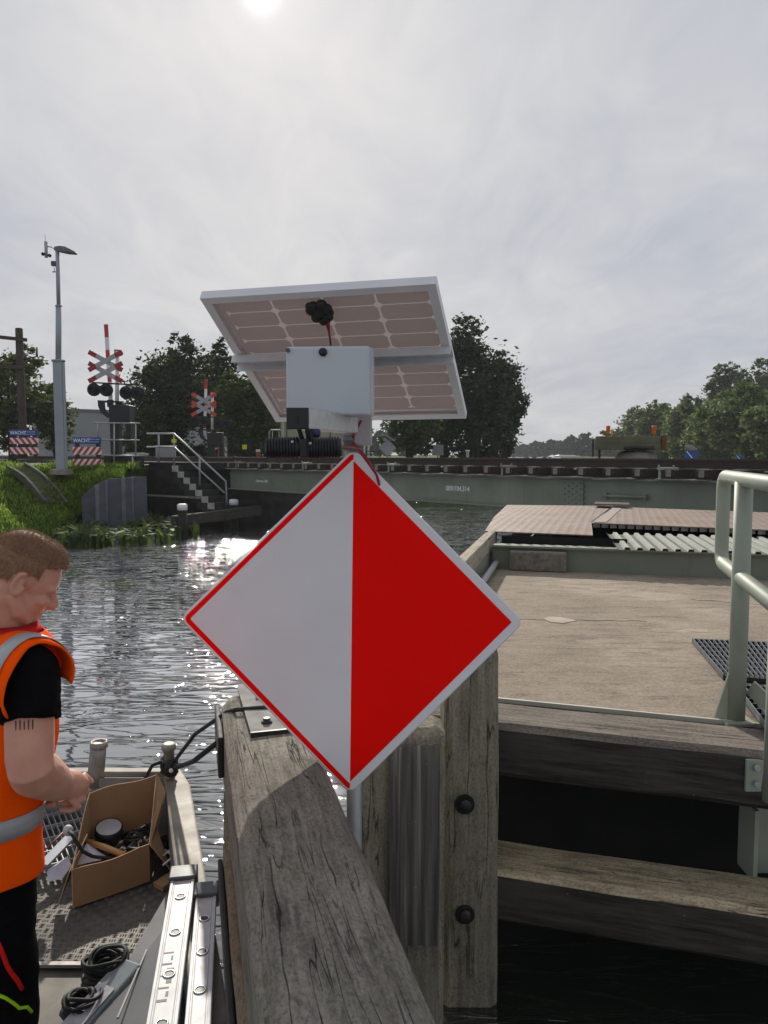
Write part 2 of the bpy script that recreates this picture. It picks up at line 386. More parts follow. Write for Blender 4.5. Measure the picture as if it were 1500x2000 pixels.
# grass blades on the bank, plants in the water
leaf_grass = leaf('grass_blades', (.08, .13, .016), (.29, .42, .07), .5)
leaf_reed = leaf('reed_leaves', (.035, .065, .016), (.14, .2, .05), .4)
rng = np.random.default_rng(3)
def blades(name, pts, hs, ws, material, lean=.5, bend=.35):
    """bent two-segment blades, one mesh"""
    n = len(pts); pts = np.asarray(pts, float); a = rng.uniform(0, 2*math.pi, n); d = np.stack([np.cos(a), np.sin(a), np.zeros(n)], 1); s = np.stack([-np.sin(a), np.cos(a), np.zeros(n)], 1)
    le = rng.uniform(0, lean, n)[:, None]; be = rng.uniform(.2, 1, n)[:, None]*bend; up = np.array([[0, 0, 1.]])
    hs = hs[:, None]; ws = ws[:, None]
    p1 = pts+(up+d*le)*hs*.55; p2 = p1+(up*(1-be)+d*(le+be))*hs*.5
    V = np.stack([pts-s*ws*.5, pts+s*ws*.5, p1+s*ws*.55, p1-s*ws*.55, p2], 1).reshape(-1, 3)
    me = bpy.data.meshes.new(name); F = []
    me.vertices.add(n*5); me.vertices.foreach_set('co', V.ravel())
    base = np.arange(n)[:, None]*5
    loops = np.concatenate([base+np.array([[0, 1, 2, 3]]), base+np.array([[3, 2, 4]])], 1).ravel()
    me.loops.add(len(loops)); me.loops.foreach_set('vertex_index', loops)
    me.polygons.add(n*2); me.polygons.foreach_set('loop_start', (np.arange(n)[:, None]*7+np.array([[0, 4]])).ravel())
    me.update(calc_edges=True); me.validate(); me.materials.append(material)
    return link(name, me)
pts = []
for _ in range(26000):
    u = random.uniform(1.2, 6); v = random.uniform(.02, 1.0)
    if u > 5.2 and random.random() < .4: continue
    pts.append(bank_pt(u, v))
for _ in range(3500):
    x = random.uniform(-13, -8); pts.append(Vector((x, random.uniform(24.3, 25.3), ZL-.08)))
pts = np.array([tuple(p) for p in pts]); cl = np.array([.55+.9*max(0, noise.noise(Vector(p)*.9)+.35) for p in pts])
tag(blades('grass', pts, rng.uniform(.1, .3, len(pts))*cl, rng.uniform(.015, .035, len(pts)), leaf_grass, .7, .6), 'long bright green grass growing over the canal bank', 'grass', kind='stuff')
pts = []
for _ in range(1500):
    x = random.uniform(118, 385); t = (x-118)/267
    y = 1052-14*t+random.uniform(-20, 20)*(1 if x < 330 else .55)
    if noise.noise(Vector((x*.02, y*.03, 0))) < -.25: continue
    p = G(x, y, 0.0); pts.append(p)
pts = np.array([tuple(p) for p in pts])
o = blades('waterside_plants', pts, rng.uniform(.18, .6, len(pts)), rng.uniform(.05, .14, len(pts)), leaf_reed, .5, 1.3)
tag(o, 'leafy marsh plants standing in the water below the sheet pile wall', 'plants', kind='stuff')

# ---------------------------------------------------------------- trees
def crown_mesh(name, lobes, n, size, seed, material, flat=.9):
    """leaf quads on and inside many clumps; lobes = (centre, radii)"""
    r = np.random.default_rng(seed); vol = np.array([l[1][0]*l[1][1]*l[1][2] for l in lobes])**.67; vol = vol/vol.sum(); C = []
    for (c, rad), w in zip(lobes, vol):
        k = max(3, int(round(w*n/22))); d = r.normal(size=(k, 3)); d /= np.linalg.norm(d, axis=1)[:, None]
        rr = r.uniform(.35, 1.0, k)**.6; C.append(np.column_stack([np.array(c)+d*rr[:, None]*np.array(rad), np.full(k, min(rad))*r.uniform(.12, .3, k)]))
    C = np.concatenate(C); idx = r.integers(0, len(C), n); d = r.normal(size=(n, 3)); d /= np.linalg.norm(d, axis=1)[:, None]
    p = C[idx, :3]+d*(C[idx, 3:]*r.uniform(.1, 1.8, n)[:, None]**1.2)*np.array([[1.15, 1.15, .8]])
    a = r.normal(size=(n, 3)); a[:, 2] *= .6; a /= np.linalg.norm(a, axis=1)[:, None]; b = np.cross(a, r.normal(size=(n, 3))); b /= np.linalg.norm(b, axis=1)[:, None]
    s = size*r.uniform(.35, 1.6, n)[:, None]
    V = np.stack([p-a*s, p+b*s*.5, p+a*s, p-b*s*.5], 1).reshape(-1, 3)
    me = bpy.data.meshes.new(name); me.vertices.add(4*n); me.vertices.foreach_set('co', V.ravel())
    me.loops.add(4*n); me.loops.foreach_set('vertex_index', np.arange(4*n)); me.polygons.add(n); me.polygons.foreach_set('loop_start', np.arange(n)*4)
    me.update(calc_edges=True); me.materials.append(material); return me, C
bark = pm('tree_bark', (.05, .042, .033), (.025, .021, .017), 6, .95, 0, .4, (1, 1, .25))
lf_dark = leaf('dark_tree_leaves', (.018, .032, .011), (.05, .078, .024), .32)
lf_mid = leaf('green_tree_leaves', (.028, .05, .013), (.085, .13, .034), .4)
lf_light = leaf('light_tree_leaves', (.045, .065, .016), (.13, .17, .045), .45)
lf_right = leaf('canal_row_leaves', (.055, .085, .028), (.16, .22, .07), .48)
lf_far = leaf('far_tree_leaves', (.012, .022, .008), (.036, .054, .018), .22)
def tree(name, base, h, rx, ry, n, size, seed, label, material, low=.12, group=None, irregular=.25, trunk_r=None, lobes_n=9, top=.5):
    base = Vector(base); r = random.Random(seed); lobes = []
    for i in range(lobes_n):
        t = (i+.5)/lobes_n; z = h*(low+(1-low)*t*.93); w = math.sin(math.pi*min(1, .18+.72*t))**.7
        a = r.uniform(0, 6.28); k = .55*w
        lobes.append(((r.uniform(-1, 1)*rx*k, math.sin(a)*ry*k, z), (rx*w*r.uniform(.42, .68), ry*w*r.uniform(.42, .68), h*(1-low)*r.uniform(.12, .2))))
    lobes.append(((0, 0, h*(low+(1-low)*.5)), (rx*.75, ry*.75, h*(1-low)*.4)))
    me, C = crown_mesh('crown', lobes, n, size, seed, material)
    root = thing(name, base, label, 'tree', group)
    link('crown', me, root)
    tr = trunk_r or h*.022; m = MB(); t1 = Vector((r.uniform(-.3, .3), 0, h*.45)); pts = [Vector((0, 0, -.2)), Vector((t1.x*.4, 0, h*.2)), t1, Vector((t1.x*1.2, 0, h*.8))]
    m.tube(pts, [tr*1.25, tr, tr*.7, tr*.2], 8)
    for q in r.sample(range(len(C)), min(9, len(C))):
        e = Vector(C[q, :3]); s = Vector((t1.x*.6, 0, max(h*.18, min(e.z*.6, h*.5)))); mid = s.lerp(e, .5)+Vector((0, 0, .04*h))
        m.tube([s, mid, e], [tr*.42, tr*.25, tr*.08], 5)
    m.build('trunk', bark, root, local=True)
    return root
def zt(y, Y): return P(750, y, Y).z
def tree_px(name, xc, xw, ytop, Y, n, size, seed, label, material, **k):
    b = P(xc, 888, Y); rx = xw/2/1500*Y*1.05
    return tree(name, (b.x, Y, k.pop('zb', 1.6)), zt(ytop, Y)-1.6, rx, k.pop('ry', rx), int(n*1.7), size*.74, seed, label, material, **k)
# left bank beyond the crossing
tree_px('leafy_tree', 25, 150, 668, 40, 5200, .17, 11, 'loose crowned tree behind the wooden telegraph pole at the left edge', lf_light, low=.16, lobes_n=8, trunk_r=.18)
tree_px('leafy_tree', 110, 90, 742, 42, 2600, .15, 12, 'small thin tree right behind the grey lamp post', lf_light, low=.2, lobes_n=7)
tree_px('leafy_tree', 345, 180, 657, 46, 12000, .17, 13, 'tall dark tree with a jagged top behind the nearer crossing signal', lf_dark, low=.03)
tree_px('leafy_tree', 432, 110, 660, 52, 7000, .18, 14, 'slim dark tree rising behind the farther crossing signal', lf_dark, low=.03)
tree_px('leafy_tree', 490, 160, 715, 44, 9000, .17, 15, 'lighter green round tree left of the olive hut', lf_mid, low=.02)
tree_px('leafy_tree', 285, 90, 775, 43, 4000, .15, 16, 'low bushy tree beside the end of the grey shed', lf_mid, low=.0)
tree_px('leafy_tree', 615, 150, 700, 56, 7000, .2, 17, 'dark tree behind the grey junction box', lf_dark, low=.03)
# the big row at the far bank
tree_px('roadside_tree', 925, 190, 638, 52, 13000, .2, 21, 'biggest dark tree of the far bank, its top just right of the solar panel', lf_dark, low=.1, trunk_r=.32)
tree_px('roadside_tree', 985, 80, 715, 60, 6000, .21, 22, 'narrow tree at the right end of the dark row on the far bank', lf_dark, low=.05, trunk_r=.25)
tree_px('roadside_tree', 868, 130, 690, 58, 8000, .2, 23, 'dark tree behind the right edge of the solar panel', lf_dark, low=.12, trunk_r=.3)
tree_px('roadside_tree', 800, 130, 735, 47, 6500, .18, 24, 'tree with low hanging light twigs under the solar panel', lf_mid, low=.18, trunk_r=.22)
# hazy wood behind
for i, (x, w, y, Y) in enumerate([(715, 70, 838, 170), (757, 70, 828, 185), (800, 60, 836, 175), (680, 60, 842, 180)]):
    tree_px('distant_tree', x, w, y, Y, 1800, .55, 30+i, 'pale hazy tree of the distant wood under the solar panel', lf_far, low=0, group='hazy wood under the solar panel')
for i, (x, w, y, Y) in enumerate([(1022, 40, 868, 330), (1048, 46, 862, 310), (1078, 52, 858, 290), (1108, 50, 853, 270), (1142, 62, 847, 245), (1175, 50, 856, 235), (1000, 40, 870, 340), (1205, 60, 858, 225)]):
    tree_px('distant_tree', x, w, y, Y, 1900, .85, 40+i, 'hazy tree of the far row along the canal left of the olive machine housing', lf_far, low=0, group='far tree row beyond the canal bend')
# right bank
RT = [(1248, 90, 798, 118, 'leftmost and lowest tree of the right bank row, behind the orange beacon'), (1300, 100, 786, 104, 'tree of the right bank row above the right end of the olive housing'),
      (1352, 100, 776, 92, 'tree of the right bank row straight above the larger blue sign'), (1405, 110, 768, 80, 'tree of the right bank row above the small blue sign'),
      (1462, 130, 755, 68, 'nearest leafy tree of the right bank row at the right edge'), (1535, 130, 765, 60, 'tree of the right bank row cut by the right picture edge'),
      (1425, 90, 705, 112, 'tall tree standing out above the right bank row'), (1490, 100, 700, 108, 'tall rear tree above the row at the right picture edge')]
for i, (x, w, y, Y, lb) in enumerate(RT):
    tree_px('bank_tree', x, w*1.4, y, Y, 9500, .3 if Y > 85 else .26, 60+i, lb, lf_right if i < 6 else lf_mid, low=.0, ry=w/2/1500*Y, lobes_n=11)

# ---------------------------------------------------------------- swing bridge carrying the railway
BA = Vector((-5.17, 25, 0)); BU = Vector((.669, -.743, 0)).normalized(); BN = Vector((-BU.y, BU.x, 0))   # BN points away from the camera
BL = 27.0
def bp(s, n, z): return BA+BU*s+BN*n+Vector((0, 0, z))
bridge = thing('railway_bridge', bp(0, 0, 1.18), 'grey green steel girder railway bridge crossing the canal', 'bridge', rot=frame(BU))
GT, GB = 1.85, 1.19
def s_at(x):   # where along the girder the picture column x falls
    r = ray(x, 950); o0 = Vector((0, 0, EYE)); t = (BA-o0).dot(BN)/r.dot(BN); return (o0+r*t-BA).dot(BU)
for n0, nm in ((0, 'girder'), (2.1, 'girder')):
    g = MB(); a, b = 0.15, BL
    g.bar(bp(a, n0+.12, (GT+GB)/2), bp(b, n0+.12, (GT+GB)/2), .02, GT-GB-.06)
    g.bar(bp(a, n0+.12, GT-.015), bp(b, n0+.12, GT-.015), .26, .03); g.bar(bp(a, n0+.12, GB+.015), bp(b, n0+.12, GB+.015), .26, .03)
    for s in np.arange(2.4, BL, 3.1): g.bar(bp(s, n0+.2, GB+.03), bp(s, n0+.2, GT-.03), .012, .1, BN) if n0 else None
    o = g.build(nm, girder_pt, bridge)
    if n0 == 0:
        sp = MB(); s0, s1 = s_at(1093), s_at(1134)   # splice plate with rivets
        sp.box(bp((s0+s1)/2, .098, (GT+GB)/2), (s1-s0, .016, GT-GB-.1), WM[bridge])
        for i in range(6):
            for j in range(9):
                if (i+j) % 2 == 0: sp.ball(bp(s0+.06+i*.09, .088, GB+.1+j*.056), .02, n=5)
        sp.build('splice_plate', girder_pt, o)
        hr = MB(); sa, sb = s_at(1176), s_at(1262); hr.cyl(bp(sa, .04, 1.52), bp(sb, .04, 1.52), .03, 10)
        for s in (sa+.05, sb-.05): hr.box(bp(s, .07, 1.52), (.05, .09, .1), WM[bridge])
        hr.build('grab_rail', girder_pt, o)
Mt = frame(BU, (0, 0, 1)); 
def girder_text(name, body, xpx, ypx, size, sx=1):
    # find s on the girder face below the pixel
    r = ray(xpx, ypx); o0 = Vector((0, 0, EYE)); t = (bp(0, .1, 0)-o0).dot(BN)/r.dot(BN); p = o0+r*t
    M = Matrix((BU, Vector((0, 0, 1)), BU.cross(Vector((0, 0, 1))))).transposed().to_4x4(); M.translation = p
    return text_mesh(name, body, size, M, white_pt, bridge, .002, sx=sx, bold=.004)
girder_text('bridge_number', '009/104.314', 871, 958, .165, .88)
girder_text('inscription', 'J. Buurman  2022', 500, 941, .1, .95)
for n0 in (.45, 1.95):   # rails
    m = MB(); a, b = -.2, BL
    m.bar(bp(a, n0, 2.2), bp(b, n0, 2.2), .07, .04); m.bar(bp(a, n0, 2.12), bp(b, n0, 2.12), .018, .13); m.bar(bp(a, n0, 2.06), bp(b, n0, 2.06), .14, .022)
    m.build('rail', rail_steel, bridge)
slp = wood('old_sleeper_wood', (.1, .085, .07), (.05, .042, .035), (.022, .018, .015), .3)
sl = None; NS = 44
for i in range(NS):
    s = .3+i*.6
    if i == 0:
        m = MB(); m.box(bp(s, 1.2, 1.955), (.22, 2.5, .17), WM[bridge]); sl = m.build('sleeper', slp, bridge, bevel=.01)
        c = MB(); c.box(bp(s, -.01, 1.97), (.1, .1, .12), WM[bridge]); c.box(bp(s+.02, .02, 2.045), (.2, .16, .02), WM[bridge]); c.build('rail_clip', conc, sl)
    else:
        c = copy_tree(sl, bridge); c.location = sl.location+Vector((i*.6, 0, 0))
k = 0
for s in np.arange(.85, BL, 1.8):   # small pale steel tables and stools between the sleepers
    m = MB(); z = 1.85
    if k % 2 == 0:
        m.box(bp(s, .02, 2.05), (.34, .14, .05), WM[bridge])
        for d in (-.13, .13): m.box(bp(s+d, .02, z+.09), (.05, .1, .18), WM[bridge])
        for d in (-.14, .14): m.box(bp(s+d, -.04, 2.09), (.03, .03, .05), WM[bridge])
    else:
        m.box(bp(s, .02, 2.02), (.24, .14, .03), WM[bridge]); m.box(bp(s, .03, z+.08), (.1, .1, .16), WM[bridge]); m.box(bp(s, .02, z+.015), (.22, .16, .03), WM[bridge])
    m.build('support_bracket', sage if k % 3 else conc, bridge, bevel=.006); k += 1
m = MB()
for s in np.arange(.2, BL-.6, 1.15):
    m.box(bp(s+.4, -.02, GT+.012), (.75+.2*math.sin(s*3), .2, .02), WM[bridge])
m.build('edge_plate', conc, bridge)
m = MB(); m.bar(bp(.2, 1.1, 2.0), bp(BL, 1.1, 2.0), .4, .04); m.build('walkway', void_dark, bridge)
# the track running on past the crossing
trk = thing('railway_track', bp(-12, 1.2, ZL), 'rusty railway track running on from the bridge to the crossing', 'track', rot=frame(BU))
for n0 in (.45, 1.95):
    m = MB(); m.bar(bp(-40, n0, 2.19), bp(-.25, n0, 2.19), .07, .05); m.bar(bp(-40, n0, 2.1), bp(-.25, n0, 2.1), .03, .14); m.build('rail', rail_steel, trk)
m = MB(); m.bar(bp(-40, 1.2, 1.98), bp(-2.3, 1.2, 1.98), 3.2, .12); m.build('track_bed', rust, trk)

# ---------------------------------------------------------------- abutment on the left, sheet piles, stair
ab = MB()
ab.prism([P(291, 903, 26.2), P(437, 903, 24.9), Vector((-2.4, 28.3, 2.04)), Vector((-5.6, 31.5, 2.04))], (0, 0, -.25))
ab.prism([P(291, 912, 26.1), P(337, 912, 25.9), P(437, 985, 24.9), P(437, 1040, 24.9), P(291, 1040, 26.1)], (3.2, 3.6, 0))
ab.prism([P(400, 905, 25.6), P(438, 905, 25.2), P(438, 1040, 25.2), P(400, 1040, 25.6)], (3.0, 3.4, 0))
tag(ab.build('abutment', conc_dark), 'dark concrete abutment carrying the left end of the bridge', 'abutment')
lg = MB(); lg.bar(P(288, 967, 25.3), P(402, 973, 24.6), .12, .05); tag(lg.build('wall_waling', conc), 'thin pale ledge running along the dark abutment wall', 'waling')
st = thing('stair', P(335, 905, 25.4), 'narrow concrete stair descending the abutment towards the water', 'stair')
s0, s1 = P(337, 903, 25.6), P(419, 988, 24.2); NSTEP = 7
dirh = Vector((s1.x-s0.x, s1.y-s0.y, 0)); nrm = Vector((-dirh.y, dirh.x, 0)).normalized(); rise = (s0.z-s1.z)/NSTEP
sm_ = MB(); M0 = frame(dirh)
for i in range(NSTEP):
    c = s0+dirh*((i+.5)/NSTEP)+nrm*.35; z = s0.z-(i+.55)*rise
    sm_.box((c.x, c.y, z-.3), (dirh.length/NSTEP, .7, .6), M0)
sm_.build('steps', pm('dark_stair_concrete', (.06, .055, .05), (.035, .032, .03), 6, .9), st)
e = MB()
for i in range(NSTEP):
    c = s0+dirh*((i+.5)/NSTEP)-nrm*.015; z = s0.z-(i+.55)*rise
    e.box((c.x, c.y, z-.1), (dirh.length/NSTEP, .03, .2), M0)  # outer face of each step, paler than the steps behind
e.build('pale_step_face', pm('pale_step_tone', (.55, .55, .53), (.4, .4, .38), 5, .8), st)
shr = thing('stair_handrail', P(340, 905, 25.3), 'galvanised handrail with a yellow tag along the abutment stair', 'handrail')
Y1, Y2 = 25.5, 24.3
for pts in ([(287, 847, 26.1), (340, 847, Y1), (441, 940, Y2), (443, 986, Y2)], [(287, 873, 26.1), (340, 873, Y1), (438, 962, Y2)]):
    m = MB(); m.tube([P(*p) for p in pts], .03, 8); m.build('rail', galv, shr)
for (x, ya, yb, Y) in ((310, 847, 903, 25.8), (340, 847, 908, Y1), (390, 892, 948, 24.9)):
    m = MB(); m.cyl(P(x, ya, Y), P(x, yb, Y), .032, 8); m.build('post', galv, shr)
m = MB(); m.box(P(340, 861, Y1-.05), (.16, .02, .12)); m.build('warning_tag', yellow_pt, shr)
gw = MB(); gw.box(P(324, 882, 27.5), (.6, .5, .42)); gw.box(P(324, 871, 27.5), (.66, .56, .03)); tag(gw.build('cable_cabinet', tarp_grey, bevel=.02), 'low grey cabinet behind the stair handrail', 'cabinet')

spm = pm('dark_blue_sheet_pile_steel', (.1, .11, .135), (.07, .078, .1), 4, .6, .1, .05, dirt=((.03, .03, .03), .5))
tops = [(160, 972), (184, 949), (208, 936), (240, 933), (270, 931), (289, 931)]
def top_y(x):
    for (a, ya), (b, yb) in zip(tops, tops[1:]):
        if x <= b: return ya+(yb-ya)*(x-a)/(b-a)
    return 931
shp = MB(); A = P(160, 1000, 22.6); B = P(291, 1000, 23.6); dx = (B-A); dx.z = 0; nn = Vector((dx.y, -dx.x, 0)).normalized(); L = dx.length; du = dx.normalized()
prof = []; s = 0; ph = 0
seq = [(.0, 0), (.38, 0), (.46, .16), (.66, .16), (.74, 0)]
while s < L:
    for a, d in seq: prof.append((s+a, d))
    s += .76
prof = [q for q in prof if q[0] <= L]
pt = [A+du*a+nn*d for a, d in prof]
topv = [Vector((p.x, p.y, zt(top_y(160+131*a/L), p.y))) for p, (a, d) in zip(pt, prof)]; botv = [Vector((p.x, p.y, -.5)) for p in pt]
back = [v-nn*.05 for v in topv]
n = len(pt)
for i in range(n-1): shp.add([topv[i], topv[i+1], botv[i+1], botv[i]], [(0, 1, 2, 3)], 1 if prof[i][1] != prof[i+1][1] else 0)  # slanting rib faces paler: the light on them is put into the colour
shp.add(topv+back, [(n+i, n+i+1, i+1, i) for i in range(n-1)])
tag(shp.build('sheet_pile_wall', [spm, pm('lit_pale_pile_flank', (.27, .28, .32), (.18, .19, .225), 4, .6, .1)]), 'dark blue steel sheet pile wall holding back the grass bank', 'retaining wall')

for k, (x, yb, Y, lb) in enumerate([(354, 1046, 21.6, 'white topped wooden mooring post nearer the marsh plants'), (455, 1012, 24.2, 'white topped mooring post beside the bridge girder')]):
    p = P(x, 888, Y); t = thing('mooring_post', (p.x, Y, -.5), lb, 'post'); zz = zt(984 if k == 0 else 975, Y)
    m = MB(); m.lathe((p.x, Y, -.5), (0, 0, 1), [(.13, 0), (.13, zz+.32)], 14); m.build('post', conc_dark, t)
    m = MB(); m.lathe((p.x, Y, zz-.18), (0, 0, 1), [(.145, 0), (.145, .15), (.1, .18)], 14); m.build('cap', white_pt, t)
fb = MB(); a = P(338, 1018, 21.85); b = P(505, 997, 24.3); fb.bar(a, b, .25, .3); wood_grey_far = wood('far_guide_timber', (.12, .11, .095), (.07, .065, .055), (.03, .028, .024), .2)
tag(fb.build('guide_beam', wood_grey_far, bevel=.02), 'long dark guide beam floating between the white topped mooring posts', 'beam')
# overgrown concrete steps down the bank
be = thing('overgrown_bank_stair', bank_pt(3.6, .5), 'overgrown stair between two thin concrete edges on the grass bank', 'stair')
kerb = pm('mossy_kerb', (.1, .1, .085), (.06, .062, .05), 6, .9)
def bank_px(x, y):
    best = None
    for iu in range(20, 61):
        for iv in range(0, 33):
            p = bank_pt(iu/10, iv/32); f_ = p.y*math.cos(PITCH)-(p.z-EYE)*math.sin(PITCH); v_ = p.y*math.sin(PITCH)+(p.z-EYE)*math.cos(PITCH)
            e_ = (750+1500*p.x/f_-x)**2+(1000-1500*v_/f_-y)**2
            if best is None or e_ < best[0]: best = (e_, p)
    return best[1]+Vector((0, 0, .13))
e1 = [bank_px(14+76*k/6, 922+66*k/6) for k in range(7)]; e2 = [bank_px(44+82*k/6, 922+72*k/6) for k in range(7)]
e1, e2 = [[L_[0].lerp(L_[-1], k/6)+Vector((0, 0, .16*math.sin(math.pi*k/6))) for k in range(7)] for L_ in (e1, e2)]
for e in (e1, e2):
    m = MB()
    for p_, q_ in zip(e, e[1:]): m.bar(p_, q_, .09, .2)
    m.build('stair_edge', kerb, be)
m = MB()
for k in range(6): m.quad(e1[k]+Vector((0, 0, .02)), e2[k]+Vector((0, 0, .02)), e2[k+1]+Vector((0, 0, .02)), e1[k+1]+Vector((0, 0, .02)))
m.build('stair_bed', pm('matted_dry_grass', (.07, .08, .03), (.035, .05, .016), 12, .95, 0, .4), be)
# ================================================================ LEFT BANK OBJECTS
def road_board(x0, x1, y0, y1, rows, yfoot, Y, label, rev=False, rx=0):
    a, b = P(x0, y0, Y), P(x1, y0, Y); w = b.x-a.x; cx = (a.x+b.x)/2; zf = zt(yfoot, Y)
    t = thing('wait_board', (cx, Y, zf), label, 'warning board', 'blue and striped waiting boards at the crossing')
    pz = zt(y0, Y)-.02
    for s in (-1, 1):
        m = MB(); m.box((cx+s*w*.36, Y+.07, (pz+zf)/2), (.13, .08, pz-zf)); m.build('post', blk_metal, t, bevel=.01)
    zA, zB = zt(y0, Y), zt(y1, Y)
    m = MB(); m.box((cx, Y, (zA+zB)/2), (w, .03, zA-zB)); p = m.build('blue_panel', blue_pt, t, bevel=.008)
    M = Matrix(((1, 0, 0), (0, 0, -1), (0, 1, 0))).to_4x4(); M.translation = (cx-w*.47, Y-.0165, zB+(zA-zB)*.27)
    text_mesh('lettering', 'WACHT', (zA-zB)*.76, M, white_pt, p, .001, bold=.004, sx=.92)
    for k, s in enumerate(('tot het rode licht is gedoofd', 'er kan nog een trein komen')):
        M = M.copy(); M.translation = (cx+w*.0, Y-.0165, zB+(zA-zB)*(.6-.36*k)); text_mesh('small_lettering', s, (zA-zB)*.27, M, white_pt, p, .001, sx=.62)
    for (ya, yb) in rows:
        zA, zB = zt(ya, Y), zt(yb, Y); h = zA-zB; m = MB(); m.box((cx, Y+.012, (zA+zB)/2), (w, .02, h), None, 0)
        k = 5; step = w/(k-1.0)*.86; sl = h*.75*(-1 if rev else 1)
        for i in range(-1, k+1):   # slanted red stripes clipped to the board
            xs = cx-w/2+i*step+(.05 if rev else .1); q = [(xs, zB), (xs+step*.5, zB), (xs+step*.5+sl, zA), (xs+sl, zA)]
            lo, hi = cx-w/2, cx+w/2; poly = []
            for (p0, p1) in zip(q, q[1:]+q[:1]):
                pass
            def clip(poly, f, keep):
                out = []
                for p0, p1 in zip(poly, poly[1:]+poly[:1]):
                    i0, i1 = keep(p0), keep(p1)
                    if i0: out.append(p0)
                    if i0 != i1:
                        tt = (f-p0[0])/(p1[0]-p0[0]); out.append((f, p0[1]+(p1[1]-p0[1])*tt))
                return out
            q = clip(q, lo, lambda p: p[0] >= lo); q = clip(q, hi, lambda p: p[0] <= hi) if q else q
            if len(q) > 2: m.prism([(x_, Y-.0005, z_) for x_, z_ in q], (0, -.003, 0), 1)
        m.build('striped_panel', [white_pt, red_pt], t)
    return t
road_board(18, 74, 839.5, 851.5, [(855, 867), (873.5, 887)], 895, 27.5, 'blue and striped waiting board left of the lamp post', rev=True)
road_board(141, 197.5, 854, 867, [(873, 888), (896.5, 910)], 922, 24.6, 'blue and striped waiting board standing in the grass right of the lamp post')

# lamp post
Y = 23.6; px = lambda x, y, d=0: P(x, y, Y+d)
lp = thing('lamp_post', px(120, 924), 'tall grey lamp post with a thick lower column and an aerial', 'lamp post')
post_grey = pm('grey_lamp_post_paint', (.34, .37, .42), (.29, .32, .37), 2, .5, .2, .02)
m = MB(); m.box(px(120, 922), (.52, .5, .17)); m.build('foot_block', conc, lp, bevel=.02)
a, b = px(118.5, 918), px(118.5, 705); xl = px(117, 800).x
m = MB(); m.box((xl, Y, (a.z+b.z)/2), (.27, .25, b.z-a.z)); m.box((xl+.155, Y-.02, (a.z+b.z)/2), (.06, .13, b.z-a.z-.08)); m.build('lower_column', post_grey, lp, bevel=.02)
m = MB(); m.lathe((xl, Y, b.z-.02), (0, 0, 1), [(.2, 0), (.2, .05), (.12, .06)], 16); m.build('collar', post_grey, lp)
c1, c2, c3 = px(116, 705), px(114.5, 597), px(112, 488)
m = MB(); m.tube([(xl, Y, c1.z), (c2.x, Y, c2.z)], .085, 12); m.build('middle_column', post_grey, lp)
m = MB(); m.tube([(c2.x, Y, c2.z), (c3.x, Y, c3.z)], .058, 12); m.lathe((c2.x, Y, c2.z-.03), (0, 0, 1), [(.1, 0), (.1, .04)], 12); m.build('upper_column', post_grey, lp)
tp = c3.copy()
m = MB(); m.loft([[tp+Vector((dx, -w, dz)) for dx, dz, w in ()] or [tp+Vector((x, s*w, z)) for s, z in ((-1, zl), (1, zl), (1, zh), (-1, zh))] for x, w, zl, zh in ((-.08, .06, -.02, .08), (.1, .1, -.07, .1), (.3, .16, -.1, .06), (.52, .13, -.12, -.05), (.58, .06, -.12, -.09))], sm=False)
m.build('lamp_head', pm('dark_lamp_housing', (.16, .16, .17), (.12, .12, .13), 5, .5), lp, bevel=.01)
m = MB(); ax = px(90, 488).x; m.tube([tp+Vector((0, 0, -.25)), tp+Vector((-.06, 0, .0)), tp+Vector((-.16, 0, .08)), Vector((ax, Y, tp.z+.1))], .018, 8)
m.tube([(ax, Y, px(90, 503).z), (ax, Y, px(90, 472).z)], .05, 8); m.tube([(ax-.01, Y, px(90, 472).z), (ax-.02, Y, px(90, 457).z)], .007, 5)
m.build('aerial', galv, lp)
for dx, dy in ((84, 496), (97, 499)):
    m = MB(); m.ball(px(dx, dy, -.05), .055, n=7); m.cyl(px(dx, dy, -.05), Vector((ax, Y, px(90, dy).z)), .012, 6); m.build('sensor', blk_metal, lp)
m = MB(); m.box(px(105, 515), (.13, .12, .14)); m.bar(px(102, 531), px(110, 531), .03, .03); m.bar(px(106, 522), px(106, 531), .02, .02); m.build('camera_box', pm('dark_grey_metal', (.09, .09, .1), None, 5, .5), lp, bevel=.01)

# telegraph pole
Y = 33; tw = wood('telegraph_wood', (.13, .105, .09), (.075, .058, .05), (.035, .028, .025), .1)
t = thing('telegraph_pole', P(44, 889, Y), 'old brown wooden telegraph pole with crossarms at the left edge', 'pole')
M = frame((-.012, 0, 1), (0, 1, 0)); a, b = P(46, 895, Y), P(37, 641, Y); M.translation = a
m = MB(); m.lathe(a, b-a, [(.17, 0), (.16, 2), (.15, (b-a).length-.03), (.13, (b-a).length)], 12); m.build('pole', tw, t, M=frame(b-a, (0, 1, 0), a))
for x0, x1, y0, y1 in ((-60, 52, 652, 664), (-60, 50, 716, 717)):
    p, q = P(x0, y0, Y-.2), P(x1, y1, Y-.2); m = MB(); m.bar(p, q, .12, .14); m.build('crossarm', tw, t, M=frame(q-p, (0, 0, 1), p))
m = MB()
m.tube([P(46, 702, Y), P(70, 697, Y)], .03, 6); m.tube([P(46, 712, Y), P(73, 695, Y)], .02, 6); m.tube([P(46, 682, Y), P(70, 684, Y)], .015, 5); m.tube([P(46, 690, Y), P(70, 692, Y)], .012, 5)
m.tube([P(72, 678, Y), P(72, 697, Y)], [.03, .05], 6); m.build('bracket', blk_metal, t)

